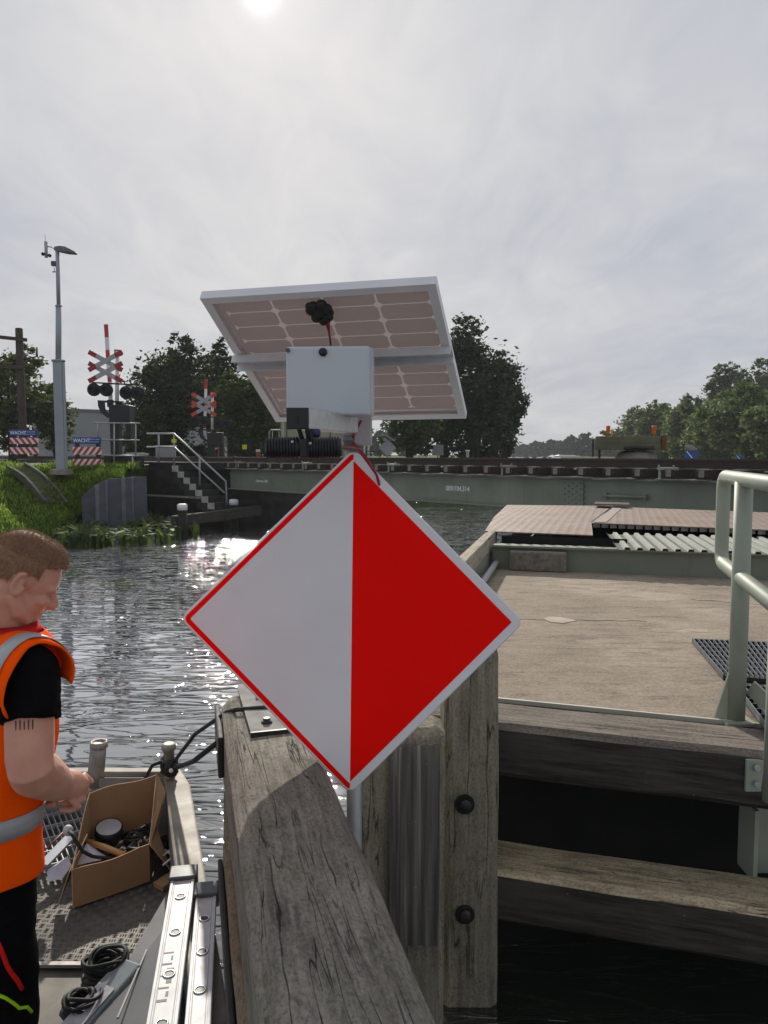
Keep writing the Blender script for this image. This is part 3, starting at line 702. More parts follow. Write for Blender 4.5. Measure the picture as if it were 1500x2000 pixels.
# grey shed
Y = 56; a, b = P(60, 800, Y), P(262, 810, Y)
t = thing('shed', (a.x, Y, ZL), 'long plain grey flat roofed shed behind the crossing', 'shed')
m = MB(); m.prism([(a.x, Y, ZL-.2), (b.x, Y-2, ZL-.2), (b.x, Y-2, b.z), (a.x, Y, a.z)], (3, 14, 0)); m.build('wall', tarp_grey, t)
m = MB(); m.prism([(a.x-.1, Y-.1, a.z), (b.x+.1, Y-2.1, b.z), (b.x+3.1, Y+12.1, b.z), (a.x+2.9, Y+14.1, a.z)], (0, 0, .18)); m.build('roof', pm('dark_roof_edge', (.2, .21, .22), None, 3, .6), t)
m = MB(); m.bar((a.x-.05, Y-.04, ZL+.3), (b.x+.05, Y-2.04, ZL+.3), .05, .8); m.build('base_strip', pm('pale_base_cladding', (.4, .41, .43), None, 3, .6), t)

# level crossing signals
def crossing_signal(Y, ox, oy, k, label, mirror=False, redc=dark_red):
    """ox, oy: pixel of the crossbuck centre; k: pixels per reference unit (unit = .2 px of the nearer one)"""
    def q(x, y, d=0): return P(ox+(x-330)*k*(-1 if mirror else 1), oy+(y-480)*k, Y+d)
    u = k*Y/1500
    t = thing('crossing_signal', q(490, 1340), label, 'crossing signal')
    m = MB(); m.cyl(q(447, 330), q(442, 870), 18*u, 10); m.build('pole', white_pt, t)
    cb = MB()
    for cy in (425, 535):
        for s in (-1, 1):
            d = 0 if s > 0 else .02
            pa, pb = q(165, cy-s*90, -.12-d), q(495, cy+s*90, -.12-d)
            cb.bar(pa.lerp(pb, .22), pa.lerp(pb, .78), .012, 46*u, (0, 0, 1), 0)
            cb.bar(pa, pa.lerp(pb, .22), .012, 46*u, (0, 0, 1), 1); cb.bar(pa.lerp(pb, .78), pb, .012, 46*u, (0, 0, 1), 1)
    cb.build('crossbuck', [galv, redc], t)
    m = MB(); m.prism([q(415, 312, .1), q(470, 315, .1), q(498, 335, .1), q(495, 370, .1), q(450, 385, .1), q(415, 402, .1)], (0, .03, 0)); m.build('rear_crossbuck', redc, t)
    m = MB(); m.bar(q(200, 636, -.05), q(660, 660, -.05), 14*u, 14*u); m.build('lamp_arm', blk_metal, t)
    for pr in (((217, 705), (338, 708)), ((532, 735), (652, 742))):
        m = MB()
        for cx, cy in pr:
            c = q(cx, cy, 0); m.lathe(c+Vector((0, .06, 0)), (0, -1, 0), [(62*u, 0), (64*u, .05), (64*u, .09)], 20)
            m.lathe(c+Vector((0, -.02, 0)), (0, -1, -.12), [(36*u, 0), (38*u, .16), (34*u, .16), (32*u, .02)], 16)
        a, b = pr; m.box(q((a[0]+b[0])/2, (a[1]+b[1])/2-10, .03), (110*u, .05, 60*u))
        m.build('lamp_unit', blk_metal, t)
    m = MB(); m.box(q(488, 945), (200*u, .5, 172*u)); m.build('mechanism_box', blk_metal, t, bevel=.03)
    m = MB(); m.box(q(475, 850), (60*u, .25, 30*u)); m.build('box_cap', blk_metal, t, bevel=.01)
    m = MB(); m.box(q(435, 1185), (84*u, .35, 320*u)); m.box(q(570, 1110), (50*u, .3, 160*u)); m.build('pedestal', blk_metal, t, bevel=.02)
    m = MB(); m.prism([q(*p, -.2) for p in ((252, 808), (500, 818), (500, 832), (312, 830), (318, 890), (352, 935), (398, 958), (398, 985), (345, 978), (285, 930), (258, 870))], (0, .12, 0)); m.build('counterweight_arm', blk_metal, t)
    return t, q, u
cs, q, u = crossing_signal(25.2, 206, 716, .2, 'nearer railway crossing signal with twin lamps and black box in railings')
def barrier(q, u, pts, label, red=red_pt):
    t = thing('barrier_arm', q(*pts[-1]), label, 'barrier')
    m = MB()
    for i, (a, b) in enumerate(zip(pts, pts[1:])): m.bar(q(*a, .25), q(*b, .25), 36*u, .05, (0, 1, 0), i % 2 == 0 and 1 or 0)
    m.build('striped_arm', [white_pt, red], t); return t
barrier(q, u, [(335, 68), (343, 195), (350, 318), (357, 440), (364, 520), (372, 630), (381, 815)], 'raised red and white barrier arm behind the nearer crossing signal')
m = MB(); m.box(q(378, 840, .25), (55*u, .1, 70*u)); m.build('arm_mount', blk_metal, cs)
t = thing('maintenance_railing', q(420, 1450), 'thin galvanised railing standing round the black crossing signal box', 'railing')
for y, xa, xb in ((1022, 215, 668), (1187, 220, 665), (1340, 290, 660)):
    m = MB(); m.tube([q(xa, y+6, -.5), q(xb, y+12, -.5)], .024, 8); m.build('rail', galv, t)
for x, ya, yb in ((255, 1022, 1190), (415, 1022, 1485), (625, 1022, 1345), (595, 1345, 1500)):
    m = MB(); m.cyl(q(x, ya, -.5), q(x, yb, -.5), .026, 8); m.build('post', galv, t)
m = MB(); m.prism([q(310, 1352, -.3), q(560, 1352, -.3), q(560, 1470, -.3), q(310, 1470, -.3)], (0, 1.6, 0)); tag(m.build('signal_foundation', conc_dark, bevel=.02), 'dark concrete foundation block below the crossing signal box', 'foundation')
m = MB(); m.box(q(640, 1338, .6), (.62, .5, .08)); m.box(q(625, 1328, .6), (.5, .4, .05)); tag(m.build('concrete_slab_pile', pm('pale_slab', (.55, .53, .5), (.4, .38, .36), 5, .9), bevel=.01), 'short stack of pale slabs beside the signal box', 'slabs')
cs2, q2, u2 = crossing_signal(36, 398, 790, .145, 'farther railway crossing signal standing before the dark trees', redc=pm('orange_red_reflector', (.6, .06, .03), (.5, .05, .02), 5, .45))
barrier(q2, u2, [(362, 135), (358, 270), (356, 420), (352, 540), (345, 660), (340, 800), (332, 960)], 'raised red and white barrier arm at the farther crossing signal')

# fence, boards and hut beyond the track
Y = 40
t = thing('mesh_fence', P(470, 890, Y), 'low dark green wire fence beyond the track, a yellow notice on it', 'fence')
green_wire = pm('dark_green_wire', (.02, .035, .025), None, 5, .6)
m = MB()
for i in range(7): m.cyl(P(400+i*22, 862, Y), P(400+i*22, 895, Y), .03, 6)
m.build('fence_posts', green_wire, t)
m = MB()
for z in range(9): m.bar(P(396, 864+z*3.4, Y), P(535, 864+z*3.4, Y), .012, .012)
m.build('wire_panel', green_wire, t)
m = MB(); m.box(P(477.5, 873, Y-.1), (.24, .02, .24)); m.build('yellow_notice', yellow_pt, t)
Y = 38; t = thing('striped_beacon_board', P(435, 892, Y), 'grey and striped marker board with small yellow and blue plates on top', 'marker board')
m = MB(); m.box(P(435, 874, Y), (.44, .05, .95)); m.build('board', conc, t)
for yy in (876, 888):
    m = MB()
    for i in range(4): m.prism([P(426+i*5, yy+4, Y-.03), P(429+i*5, yy+4, Y-.03), P(426.5+i*5, yy-3, Y-.03), P(423.5+i*5, yy-3, Y-.03)], (0, -.005, 0), i % 2)
    m.build('stripes', [red_pt, white_pt], t)
for x, mt, nm in ((429, yellow_pt, 'yellow_plate'), (438, pm('pale_blue_plate', (.25, .4, .7), None, 4, .5), 'blue_plate')):
    m = MB(); m.box(P(x, 855.5, Y), (.2, .03, .16)); m.build(nm, mt, t)
m = MB(); m.box(P(504, 887, 38), (.2, .1, .2), None, 1); m.box(P(504, 880, 38), (.2, .1, .12), None, 0); tag(m.build('kilometre_block', [white_pt, red_pt]), 'small white and red block on the ground left of the hut', 'marker')
Y = 33; a, b = P(548, 822, Y), P(700, 832, Y)
t = thing('hut', (a.x, Y, ZL), 'low olive cream hut with seamed wall behind the black lantern', 'hut')
m = MB(); m.prism([(a.x, Y, ZL-.1), (b.x, Y, ZL-.1), (b.x, Y, a.z), (a.x, Y, a.z)], (0, 3, 0)); m.build('wall', cream_hut, t)
m = MB(); m.box(((a.x+b.x)/2, Y+1.5, a.z+.05), (b.x-a.x+.3, 3.3, .1)); m.build('roof', pm('hut_roof', (.3, .28, .22), None, 3, .7), t)
m = MB()
for x in (560, 585, 645, 668): m.box(P(x, 858, Y-.02), (.06, .03, 1.4))
m.build('wall_seams', olive, t)
t = thing('hoop_railing', P(536, 885, 31), 'pale hoop railing left of the olive cream hut', 'railing')
m = MB(); m.tube([P(526, 890, 31), P(526, 843, 31), P(529, 840, 31), P(548, 840, 31), P(551, 843, 31), P(551, 890, 31)], .03, 8); m.build('hoop', sage, t)
m = MB(); m.cyl(P(532, 842, 31), P(532, 890, 31), .02, 6); m.cyl(P(545, 842, 31), P(545, 890, 31), .02, 6); m.build('bars', sage, t)
m = MB(); m.cyl(P(553, 815, 31.5), P(553, 892, 31.5), .035, 8); tag(m.build('thin_mast', sage), 'thin pale mast at the left corner of the hut', 'mast')
t = thing('distance_sign', P(757, 890, 36), 'far grey diamond sign on a post with its own small solar panel', 'sign')
m = MB(); c = P(757, 875, 36); d = .38
ring = [c+Vector(v)*d for v in ((0, 0, 1), (1, 0, 0), (0, 0, -1), (-1, 0, 0))]
m.prism(ring, (0, .03, 0)); m.build('board', tarp_grey, t)
m = MB(); m.tube(ring, .03, 6, closed=True); m.build('rim', galv, t)
m = MB(); m.cyl(P(757, 855, 36.1), P(757, 893, 36.1), .035, 8); m.build('post', galv, t)
m = MB(); m.bar(P(746, 850, 35.8), P(764, 861, 36.3), .5, .03); m.box(P(752, 858, 36), (.15, .12, .15)); m.build('solar_panel', galv, t)
for x, yt in ((712, 848), (720, 848)):
    pass
t = thing('post_pair', P(716, 890, 34), 'pair of short pale posts between the hut and the far diamond sign', 'posts')
for x in (711.5, 719.5):
    m = MB(); m.cyl(P(x, 848, 34), P(x, 892, 34), .045, 8); m.build('post', white_pt, t)
for y in (852, 868): 
    m = MB(); m.bar(P(709, y, 33.9), P(722, y, 33.9), .03, .08); m.build('crosspiece', blk_metal, t)
t = thing('low_railing', P(730, 890, 33), 'low dark railing at the foot of the pale post pair', 'railing')
m = MB(); m.bar(P(714, 881, 33), P(743, 882, 33), .03, .04); m.bar(P(714, 887, 33), P(743, 887, 33), .03, .03); m.build('rails', blk_metal, t)
m = MB(); m.cyl(P(715, 880, 33), P(715, 893, 33), .02, 6); m.cyl(P(742, 880, 33), P(742, 893, 33), .025, 6); m.build('posts', blk_metal, t)
m = MB(); m.box(P(855, 879, 49), (.72, .04, .66)); m.cyl(P(855, 880, 49.06), P(855, 894, 49.06), .04, 6); tag(m.build('sign_board_back', tarp_grey), 'grey back of a rectangular sign between the far tree trunks', 'sign')
m = MB(); m.lathe(P(913, 893, 45), (0, 0, 1), [(.09, 0), (.09, .33), (.13, .34), (.13, .42)], 10); tag(m.build('white_bollard', white_pt), 'small white bollard below the biggest dark tree', 'bollard')
m = MB(); m.box(P(955, 890.5, 60), (1.7, 1.5, .34)); m.box(P(955, 888.5, 60), (1.1, 1.2, .25)); tag(m.build('parked_car', red_pt, bevel=.12, seg=3), 'red roof of a far car just above the rail', 'car')
m = MB(); m.prism([P(1080, 891.5, 95), P(1135, 891.5, 95), P(1132, 890, 95), P(1086, 890, 95)], (0, 3, 0)); m.prism([P(1090, 890, 95.3), P(1125, 890, 95.3), P(1123, 888.6, 95.3), P(1094, 888.6, 95.3)], (0, 2, 0)); tag(m.build('moored_barge', white_pt), 'long white low boat roof far up the canal, just above the rail', 'boat')

# machine housing with beacons behind the rail
Y = 17.5; a, b = P(1163, 852, Y), P(1292, 888, Y)
t = thing('machine_housing', P(1230, 900, Y), 'olive machine housing with two orange beacons and a rusty end behind the rails', 'housing')
m = MB(); z0, z1 = zt(879, Y), zt(852, Y); zm = zt(866, Y)
m.prism([(a.x, Y, z0), (b.x, Y, z0), (b.x, Y, zm), (a.x, Y, zm)], (.3, .8, 0)); m.prism([(a.x+.01, Y+.02, zm), (b.x-.01, Y+.02, zm), (b.x-.01, Y+.02, z1), (a.x+.01, Y+.02, z1)], (.29, .76, 0)); m.build('casing', olive, t, bevel=.01)
m = MB(); m.prism([(b.x+.003, Y-.03, z0-.01), (b.x+.1, Y-.02, z0-.01), (b.x+.1, Y-.02, z1+.01), (b.x+.003, Y-.03, z1+.01)], (.3, .8, 0)); m.build('rusty_end_plate', pm('orange_rust', (.2, .065, .025), (.12, .04, .02), 6, .85), t)
m = MB(); m.box((a.x-.03, Y+.1, zt(875, Y)), (.035, .05, .4)); m.box((a.x+.12, Y+.1, zt(888, Y)), (.05, .05, .25)); m.build('black_end_frame', blk_metal, t)
m = MB(); c = P(1242, 894, Y+.4); m.lathe(c, (0, 0, 1), [(.5, -.25), (.48, 0), (.38, .12), (.22, .17)], 24); m.build('gear_drum', conc, t)
m = MB(); m.tube([P(1220, 877, Y-.03), P(1240, 874, Y-.03), P(1262, 876, Y-.03), P(1276, 875, Y-.03)], .045, 8); m.build('cable_bundle', blk, t)
for x, yb, yt in ((1187.5, 853, 833), (1277, 850, 830)):
    m = MB(); zz = zt(yb+3, Y); c = P(x, yb, Y+.3); m.lathe((c.x, Y+.3, z1), (0, 0, 1), [(.012, 0), (.012, .05), (.035, .06), (.042, .09), (.046, .2), (.05, .205), (.05, .245), (.02, .25)], 14); m.build('beacon', orange_lens, t)
for x0, x1, y0, y1, Y, lb in ((1339, 1362, 880, 898, 31, 'larger blue square sign with a white stripe behind the rails'), (1438, 1452, 889, 900, 40, 'smaller blue sign half hidden behind the rails near the right edge')):
    t = thing('waterway_sign', P((x0+x1)/2, 900, Y), lb, 'sign'); a, b = P(x0, y0, Y), P(x1, y1, Y)
    m = MB(); m.prism([(a.x, Y, b.z), (b.x, Y, b.z), (b.x, Y, a.z), (a.x, Y, a.z)], (0, .03, 0)); m.build('plate', blue_pt, t, bevel=.004)
    m = MB(); w = b.x-a.x; h = a.z-b.z; m.prism([(a.x+.04*w, Y-.002, a.z-.06*h), (a.x+.14*w, Y-.002, a.z-.06*h), (a.x+.62*w, Y-.002, b.z+.2*h), (a.x+.5*w, Y-.002, b.z+.2*h)], (0, -.003, 0)); m.build('white_stripe', white_pt, t)
    m = MB(); m.cyl(((a.x+b.x)/2, Y+.06, .5), ((a.x+b.x)/2, Y+.06, a.z), .03, 8); m.build('post', galv, t)
    if Y == 31:
        m = MB(); c = P(1349, 874, Y); m.bar(c+Vector((-.16, -.2, .08)), c+Vector((.17, .2, -.05)), .3, .02); m.build('lamp_panel', galv, t)
# ================================================================ PIER ON THE RIGHT
ZD = 1.14
def deck_mat():
    t = NT('sandy_deck_concrete')
    a = t.noise(t.mapping((1, 1, 1), rot=(0, 0, .2)), 1.3, 6, .6); b = t.noise(t.mapping((2.2, 9, 1), rot=(0, 0, .12)), 2.2, 5, .65, .5)
    s = t.noise(t.mapping(), 60, 3, .7); g = t.noise(t.mapping((1, 3.5, 1), (4, 2, 0), (0, 0, .1)), 3.2, 6, .7)
    c = t.ramp(a, [(.32, (.22, .18, .14)), (.55, (.33, .275, .215)), (.72, (.43, .37, .3))])
    c = t.mix(t.fr(b, .42, .7, 0, .55), c, (.2, .165, .125)); c = t.mix(t.fr(g, .53, .62, 0, .6), c, (.14, .115, .09))
    c = t.mix(t.fr(s, .5, .75, 0, .45), c, (.5, .44, .36)); c = t.mix(t.fr(s, .46, .3, 0, .5), c, (.12, .1, .08))
    t.set(c, .92, 0, Specular_IOR_Level=.2); t.bump(t.math('ADD', s, t.math('MULTIPLY', b, .8)), .5, .01); return t.mat
deck_m = deck_mat()
dl = [G(965, 1112, ZD), Vector((.84, 6.64, ZD)), Vector((.3, 4.4, ZD)), Vector((.12, 3.62, ZD))]
wl = G(965, 1110, ZD); wr = G(1500, 1133, ZD); wd = (wr-wl).normalized(); wn = Vector((-wd.y, wd.x, 0)); wfar = wl+wd*6
fd = (G(1490, 1420, 1.15)-G(985, 1370, 1.15)); fd.z = 0; fd.normalize(); fb0 = G(985, 1371, ZD)+Vector((0, .012, 0)); fnear = fb0+fd*5
m = MB(); dk = [dl[0]+wn*.1, dl[1], dl[2], fb0-fd*.4, fnear, wfar+wn*.1]
m.prism([(p.x, p.y, ZD) for p in dk], (0, 0, -.24)); pier = m.build('concrete_deck', deck_m)
tag(pier, 'sandy weathered concrete deck of the bridge pier behind the timber fender', 'pier deck')
m = MB()
for i in range(4):
    pass
cr = [G(940+i*14, 1208+.05*i+2.2*math.sin(i*1.7)*.4+i*.15, ZD+.0022) for i in range(0, 24)]
for a, b in zip(cr, cr[1:]): m.bar(a, b, .008, .003)
m.prism([G(1062, 1209, ZD+.001), G(1072, 1205, ZD+.001), G(1098, 1206, ZD+.001), G(1126, 1213, ZD+.001), G(1098, 1218, ZD+.001), G(1074, 1215, ZD+.001)], (0, 0, .003))
cr = [G(1350+i*12, 1170+i*.9+math.sin(i*1.3), ZD+.0022) for i in range(16)]
for a, b in zip(cr, cr[1:]): m.bar(a, b, .008, .003)
m.build('filler_patch', pm('pale_filler', (.42, .36, .29), (.33, .28, .22), 9, .9), pier)
m = MB(); a = fb0+Vector((0, .0, .004)); m.bar(a-fd*.4, a+fd*1.35, .014, .02); m.build('edge_strip', pm('pale_edge_steel', (.5, .49, .42), (.4, .39, .33), 5, .6), pier)
# walls of the pier down to the water
m = MB(); e = [dl[0]+wn*1.8, dl[0], dl[1], dl[2], fb0-fd*.4+Vector((0, .5, 0)), fnear+Vector((0, .5, 0))]
for a, b in zip(e, e[1:]): m.quad((a.x, a.y, -.6), (b.x, b.y, -.6), (b.x, b.y, ZD-.2), (a.x, a.y, ZD-.2))
tag(m.build('pier_wall', void_dark), 'pier wall below the concrete deck, coloured black as the shade there', 'pier wall')
m = MB(); a, b = wl+wd*-.02, wfar; zt_ = 1.36
m.bar(a+wn*.03+Vector((0, 0, .11)), b+wn*.03+Vector((0, 0, .11)), .03, .23); m.bar(a+wn*.03+Vector((0, 0, .235)), b+wn*.03+Vector((0, 0, .235)), .14, .02)
m.quad(*(Vector((p.x, p.y, z)) for p, z in ((a, 1.1), (a+wn*4.6, 1.1), (a+wn*4.6, 1.34), (a, 1.34))))
tag(m.build('pit_edge_beam', girder_pt), 'grey green steel beam along the back edge of the concrete deck', 'beam')
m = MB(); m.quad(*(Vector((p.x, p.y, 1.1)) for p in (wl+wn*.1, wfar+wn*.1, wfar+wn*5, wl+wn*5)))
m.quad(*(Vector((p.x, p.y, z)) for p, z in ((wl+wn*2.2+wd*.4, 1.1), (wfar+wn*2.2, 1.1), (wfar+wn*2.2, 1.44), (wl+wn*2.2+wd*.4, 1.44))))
m.quad(*(Vector((p.x, p.y, z)) for p, z in ((wl+wn*.5, 1.1), (wl+wn*.5+wd*1.3, 1.1), (wl+wn*.5+wd*1.3, 1.43), (wl+wn*.5, 1.43))))  # black wall added to fill in the dark under the left plate
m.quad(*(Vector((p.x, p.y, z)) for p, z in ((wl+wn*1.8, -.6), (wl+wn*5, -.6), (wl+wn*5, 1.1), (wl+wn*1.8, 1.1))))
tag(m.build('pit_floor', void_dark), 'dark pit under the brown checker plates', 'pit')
# corrugated sheet
m = MB(); w_ = .115; prof = [(0, 0), (.054, 0), (.065, .036), (.104, .036), (.115, 0)]
pts = []; s = .06
while s < 5.8:
    for a, d in prof[:-1]: pts.append((s+a, d))
    s += w_
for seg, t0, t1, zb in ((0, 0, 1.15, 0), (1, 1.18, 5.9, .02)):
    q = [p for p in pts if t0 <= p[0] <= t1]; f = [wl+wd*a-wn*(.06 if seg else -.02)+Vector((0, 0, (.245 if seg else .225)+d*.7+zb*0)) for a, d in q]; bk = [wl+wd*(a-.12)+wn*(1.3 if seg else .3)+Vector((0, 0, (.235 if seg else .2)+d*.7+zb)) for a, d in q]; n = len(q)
    [m.add([f[i], f[i+1], bk[i+1], bk[i]], [(0, 1, 2, 3)], 1 if q[i][1] < .01 and q[i+1][1] < .01 else 0) for i in range(n-1)]; off = Vector((0, 0, -.006)); m.add([v+off for v in f+bk], [(i, n+i, n+i+1, i+1) for i in range(n-1)])  # flat valley floors darker: the rib shade is put into the colour
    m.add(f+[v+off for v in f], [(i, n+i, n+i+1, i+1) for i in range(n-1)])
tag(m.build('corrugated_sheet', [pm('pale_corrugated_steel', (.36, .38, .33), (.29, .31, .27), 4, .6, .05, .03, dirt=((.15, .155, .12), .6)), pm('shaded_corrugation_valley', (.13, .135, .11), (.08, .083, .068), 5, .85)]), 'pale corrugated steel sheeting below the brown checker plates', 'corrugated sheet')
# brown checker plates
def plate_mat():
    t = NT('brown_checker_plate'); v = t.mapping((1, 1, 1), rot=(0, 0, .35)); f = t.noise(v, 1.6, 5, .6); g = t.noise(t.mapping((2, 6, 1), rot=(0, 0, -.2)), 2, 5, .7)
    c = t.ramp(f, [(.35, (.2, .135, .1)), (.65, (.29, .215, .17))]); c = t.mix(t.fr(g, .48, .66, 0, .6), c, (.17, .105, .075))
    wv = t.wave(t.mapping((1, 1, 1), rot=(0, 0, .3)), 3.2, 0, 'BANDS', 'X'); c = t.mix(t.fr(wv, .55, .95, 0, .4), c, (.34, .27, .22))
    t.set(c, .55, 0, Specular_IOR_Level=.35); h = t.voro(t.mapping((1, 1, 1)), 22); t.bump(t.math('ADD', t.math('MULTIPLY', wv, .6), h), .35, .006); return t.mat
pl_m = plate_mat(); ZP = 1.485
A_ = G(947, 1037, ZP-.03); B_ = G(1158, 1045, ZP-.035); C_ = G(1155, 1019, ZP); D_ = G(964, 1011, ZP); E_ = G(990, 986, ZP+.01); F_ = G(1197, 988, ZP+.01)
t = thing('cover_plate', C_, 'brown steel checker plate at the left, its front half folded down', 'cover plate', 'brown checker plates on the pier')
m = MB(); m.slab(A_, B_, C_, D_, -.012); m.build('front_flap', pl_m, t); m = MB(); m.slab(D_+Vector((0, .012, 0)), C_+Vector((0, .012, 0)), F_, E_, -.012); m.build('rear_plate', pl_m, t)
H0, H1 = G(1158, 1021, ZP+.006), G(1560, 1037, ZP+.006); I1, I0 = G(1560, 1003, ZP+.014), G(1201, 990, ZP+.014)
t = thing('cover_plate', H0, 'wider brown steel checker plate running to the right edge behind the handrail', 'cover plate', 'brown checker plates on the pier')
m = MB(); m.slab(H0, H1, I1, I0, -.012); m.build('plate', pl_m, t)
m = MB(); n_ = 22
for i in range(n_):
    p = H0.lerp(H1, (i+.5)/n_); m.box(p+Vector((0, .02, -.035)), ((H1-H0).length/n_*.75, .02, .04))
m.build('edge_rim', conc, t)
m = MB(); m.slab(H0+Vector((.02, .03, .004)), H0+Vector((.17, .03, .004)), I0+Vector((.12, -.03, .004)), I0+Vector((-.02, -.03, .004)), .003); m.build('joint_strip', pm('pale_joint', (.33, .28, .24), (.27, .22, .19), 9, .7), t)
m = MB(); m.slab(G(1160, 985, ZP+.06), G(1230, 987, ZP+.06), G(1228, 983, ZP+.06), G(1163, 981, ZP+.06), .01); tag(m.build('small_rusty_plate', rust), 'small rusty strip of plate against the girder above the brown plates', 'plate')
# concrete block
c = G(1049, 1117, ZD); Mb = frame(wd); tp = MB(); tp.box((0, .13, .1), (.56, .24, .2), None)
M = Mb.copy(); M.translation = c
tag(tp.build('concrete_block', pm('grainy_concrete_block', (.24, .215, .185), (.14, .125, .105), 22, .95, 0, .5, dirt=((.08, .075, .065), .6)), M=M, local=True, bevel=.018), 'grainy rectangular concrete block on the deck under the left brown plate', 'block')
# left guard beam
timber_pale = wood('pale_edge_timber', (.55, .51, .42), (.42, .38, .3), (.2, .17, .13), .3)  # one pale timber colour for the whole beam
a, b = G(905, 1090, 1.46), G(956, 1041, 1.46); d = (b-a).normalized(); M = frame(d, (0, 0, 1), a-d*2.2)
t = thing('edge_guard', a, 'pale edged guard beam with a pipe along the water side of the deck', 'guard beam')
m = MB(); m.box((2.3, 0, -.08), (4.8, .085, .16)); m.build('timber', timber_pale, t, M=M, local=True, bevel=.01)
m = MB(); m.box((2.3, .056, -.05), (4.8, .025, .06)); m.build('red_strip', pm('faded_red_strip', (.25, .1, .08), (.16, .08, .06), 6, .7), t, M=M, local=True)
m = MB(); m.box((2.3, -.03, -.3), (4.7, .03, .28)); m.build('steel_web', girder_pt, t, M=M, local=True)
m = MB(); m.cyl((0, -.12, -.25), (4.6, -.12, -.25), .03, 10); m.build('pipe', galv, t, M=M, local=True)
# gratings
grate_m = pm('dark_grating_steel', (.2, .21, .24), (.13, .14, .16), 14, .5, .3)
def grating(name, corners, label, nb, z, dirn=0):
    a, b, c, d = [G(x, y, z) for x, y in corners]; t = thing(name, a, label, 'grating', 'steel gratings on the pier'); m = MB()
    for i in range(nb+1):
        f = i/nb; p, q = a.lerp(b, f), d.lerp(c, f); m.bar(p, q, .005, .03)
    m.build('bars', grate_m, t); m = MB(); k = 8
    for i in range(k+1): f = i/k; p, q = a.lerp(d, f), b.lerp(c, f); m.bar(p+Vector((0, 0, -.003)), q+Vector((0, 0, -.003)), .008 if 0 < i < k else .02, .022)
    m.build('cross_bars', blk_metal, t)
    m = MB(); m.prism([v+Vector((0, 0, -.02)) for v in (a, b, c, d)], (0, 0, .004)); m.build('gap_shade_sheet', void_dark, t)  # black sheet under the bars, painted as the shade in their gaps
grating('grating', [(1352, 1250), (1620, 1262), (1680, 1344), (1413, 1321)], 'flat grating let into the deck behind the first handrail post', 26, ZD+.022)
grating('grating', [(1436, 1340), (1640, 1352), (1740, 1435), (1497, 1420)], 'raised grating step at the right edge, nearer than the handrail post', 14, ZD+.05)
# handrail
P1 = G(1437, 1410, ZD); rd = Vector((-.15, -.57, 0)).normalized(); RZ, MZ = 2.195, 1.775
hr = thing('handrail', P1, 'pale sage green tubular handrail with a looped end on the pier', 'handrail')
m = MB(); far = P1-rd*.5; nr = P1+rd*2.0
def arc(c, a, b, n=6):
    return [c+a*math.cos(i*math.pi/2/n)+b*math.sin(i*math.pi/2/n) for i in range(n+1)]
up = Vector((0, 0, 1)); r_ = .07
loop = [nr+up*(RZ-ZD)]+arc(far+up*(RZ-ZD-r_)+rd*r_, up*r_, -rd*r_)+arc(far+up*(MZ-ZD+r_)+rd*r_, -rd*r_, -up*r_)+[nr+up*(MZ-ZD)]
m.tube(loop, .032, 14); m.build('looped_rail', sage, hr)
m = MB(); m.cyl(P1, P1+up*(RZ-ZD-.01), .037, 16); m.build('post', sage, hr)
m = MB(); m.prism([P1+Vector((-.035, .0, 0)), P1+Vector((-.085, .025, 0)), P1+Vector((-.035, .0, .22))], (.0, .012, 0)); m.box(P1+Vector((-.0, .0, .006)), (.13, .12, .012)); m.build('gusset_foot', sage, hr)
m = MB(); m.bar(P1+Vector((.05, -.02, .16)), P1+Vector((.17, -.25, .02)), .012, .07); m.build('sloped_stay', sage, hr)
p2 = P1+rd*.66
m = MB(); m.cyl((p2.x+.012, p2.y, 1.08), (p2.x+.012, p2.y, MZ), .037, 16); m.build('post', sage, hr)

# ================================================================ TIMBER FENDER
wd_grey = wood('weathered_grey_timber', (.36, .325, .27), (.21, .19, .155), (.075, .07, .058), .25, moss=((.12, .125, .06), .3))
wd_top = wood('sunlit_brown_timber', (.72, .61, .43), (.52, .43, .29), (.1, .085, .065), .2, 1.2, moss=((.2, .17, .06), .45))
wd_beam = wood('pale_split_beam_timber', (.36, .335, .285), (.23, .212, .18), (.085, .08, .068), .45, 1.25, moss=((.1, .105, .06), .55), bump=.9, crack=.8)
wd_post = wood('green_grey_post_timber', (.34, .31, .245), (.225, .205, .16), (.08, .076, .058), .25, .9, moss=((.12, .13, .075), .4))
def tar_mat():
    t = NT('tarred_timber_side'); f = t.noise(t.mapping((1.5, 22, 22)), 2, 6, .7); s = t.noise(t.mapping((14, 16, 16)), 2.6, 3, .6); k = t.noise(t.mapping((1.2, 4, 4), (3, 0, 0)), 1.5, 4)
    c = t.ramp(f, [(.35, (.02, .0185, .017)), (.68, (.082, .073, .062))]); c = t.mix(t.fr(s, .68, .74, 0, .6), c, (.26, .26, .24)); c = t.mix(t.fr(k, .5, .7, 0, .65), c, (.085, .077, .066))
    t.set(c, .85, 0, Specular_IOR_Level=.15); t.bump(f, .4, .01); return t.mat
tar = tar_mat()
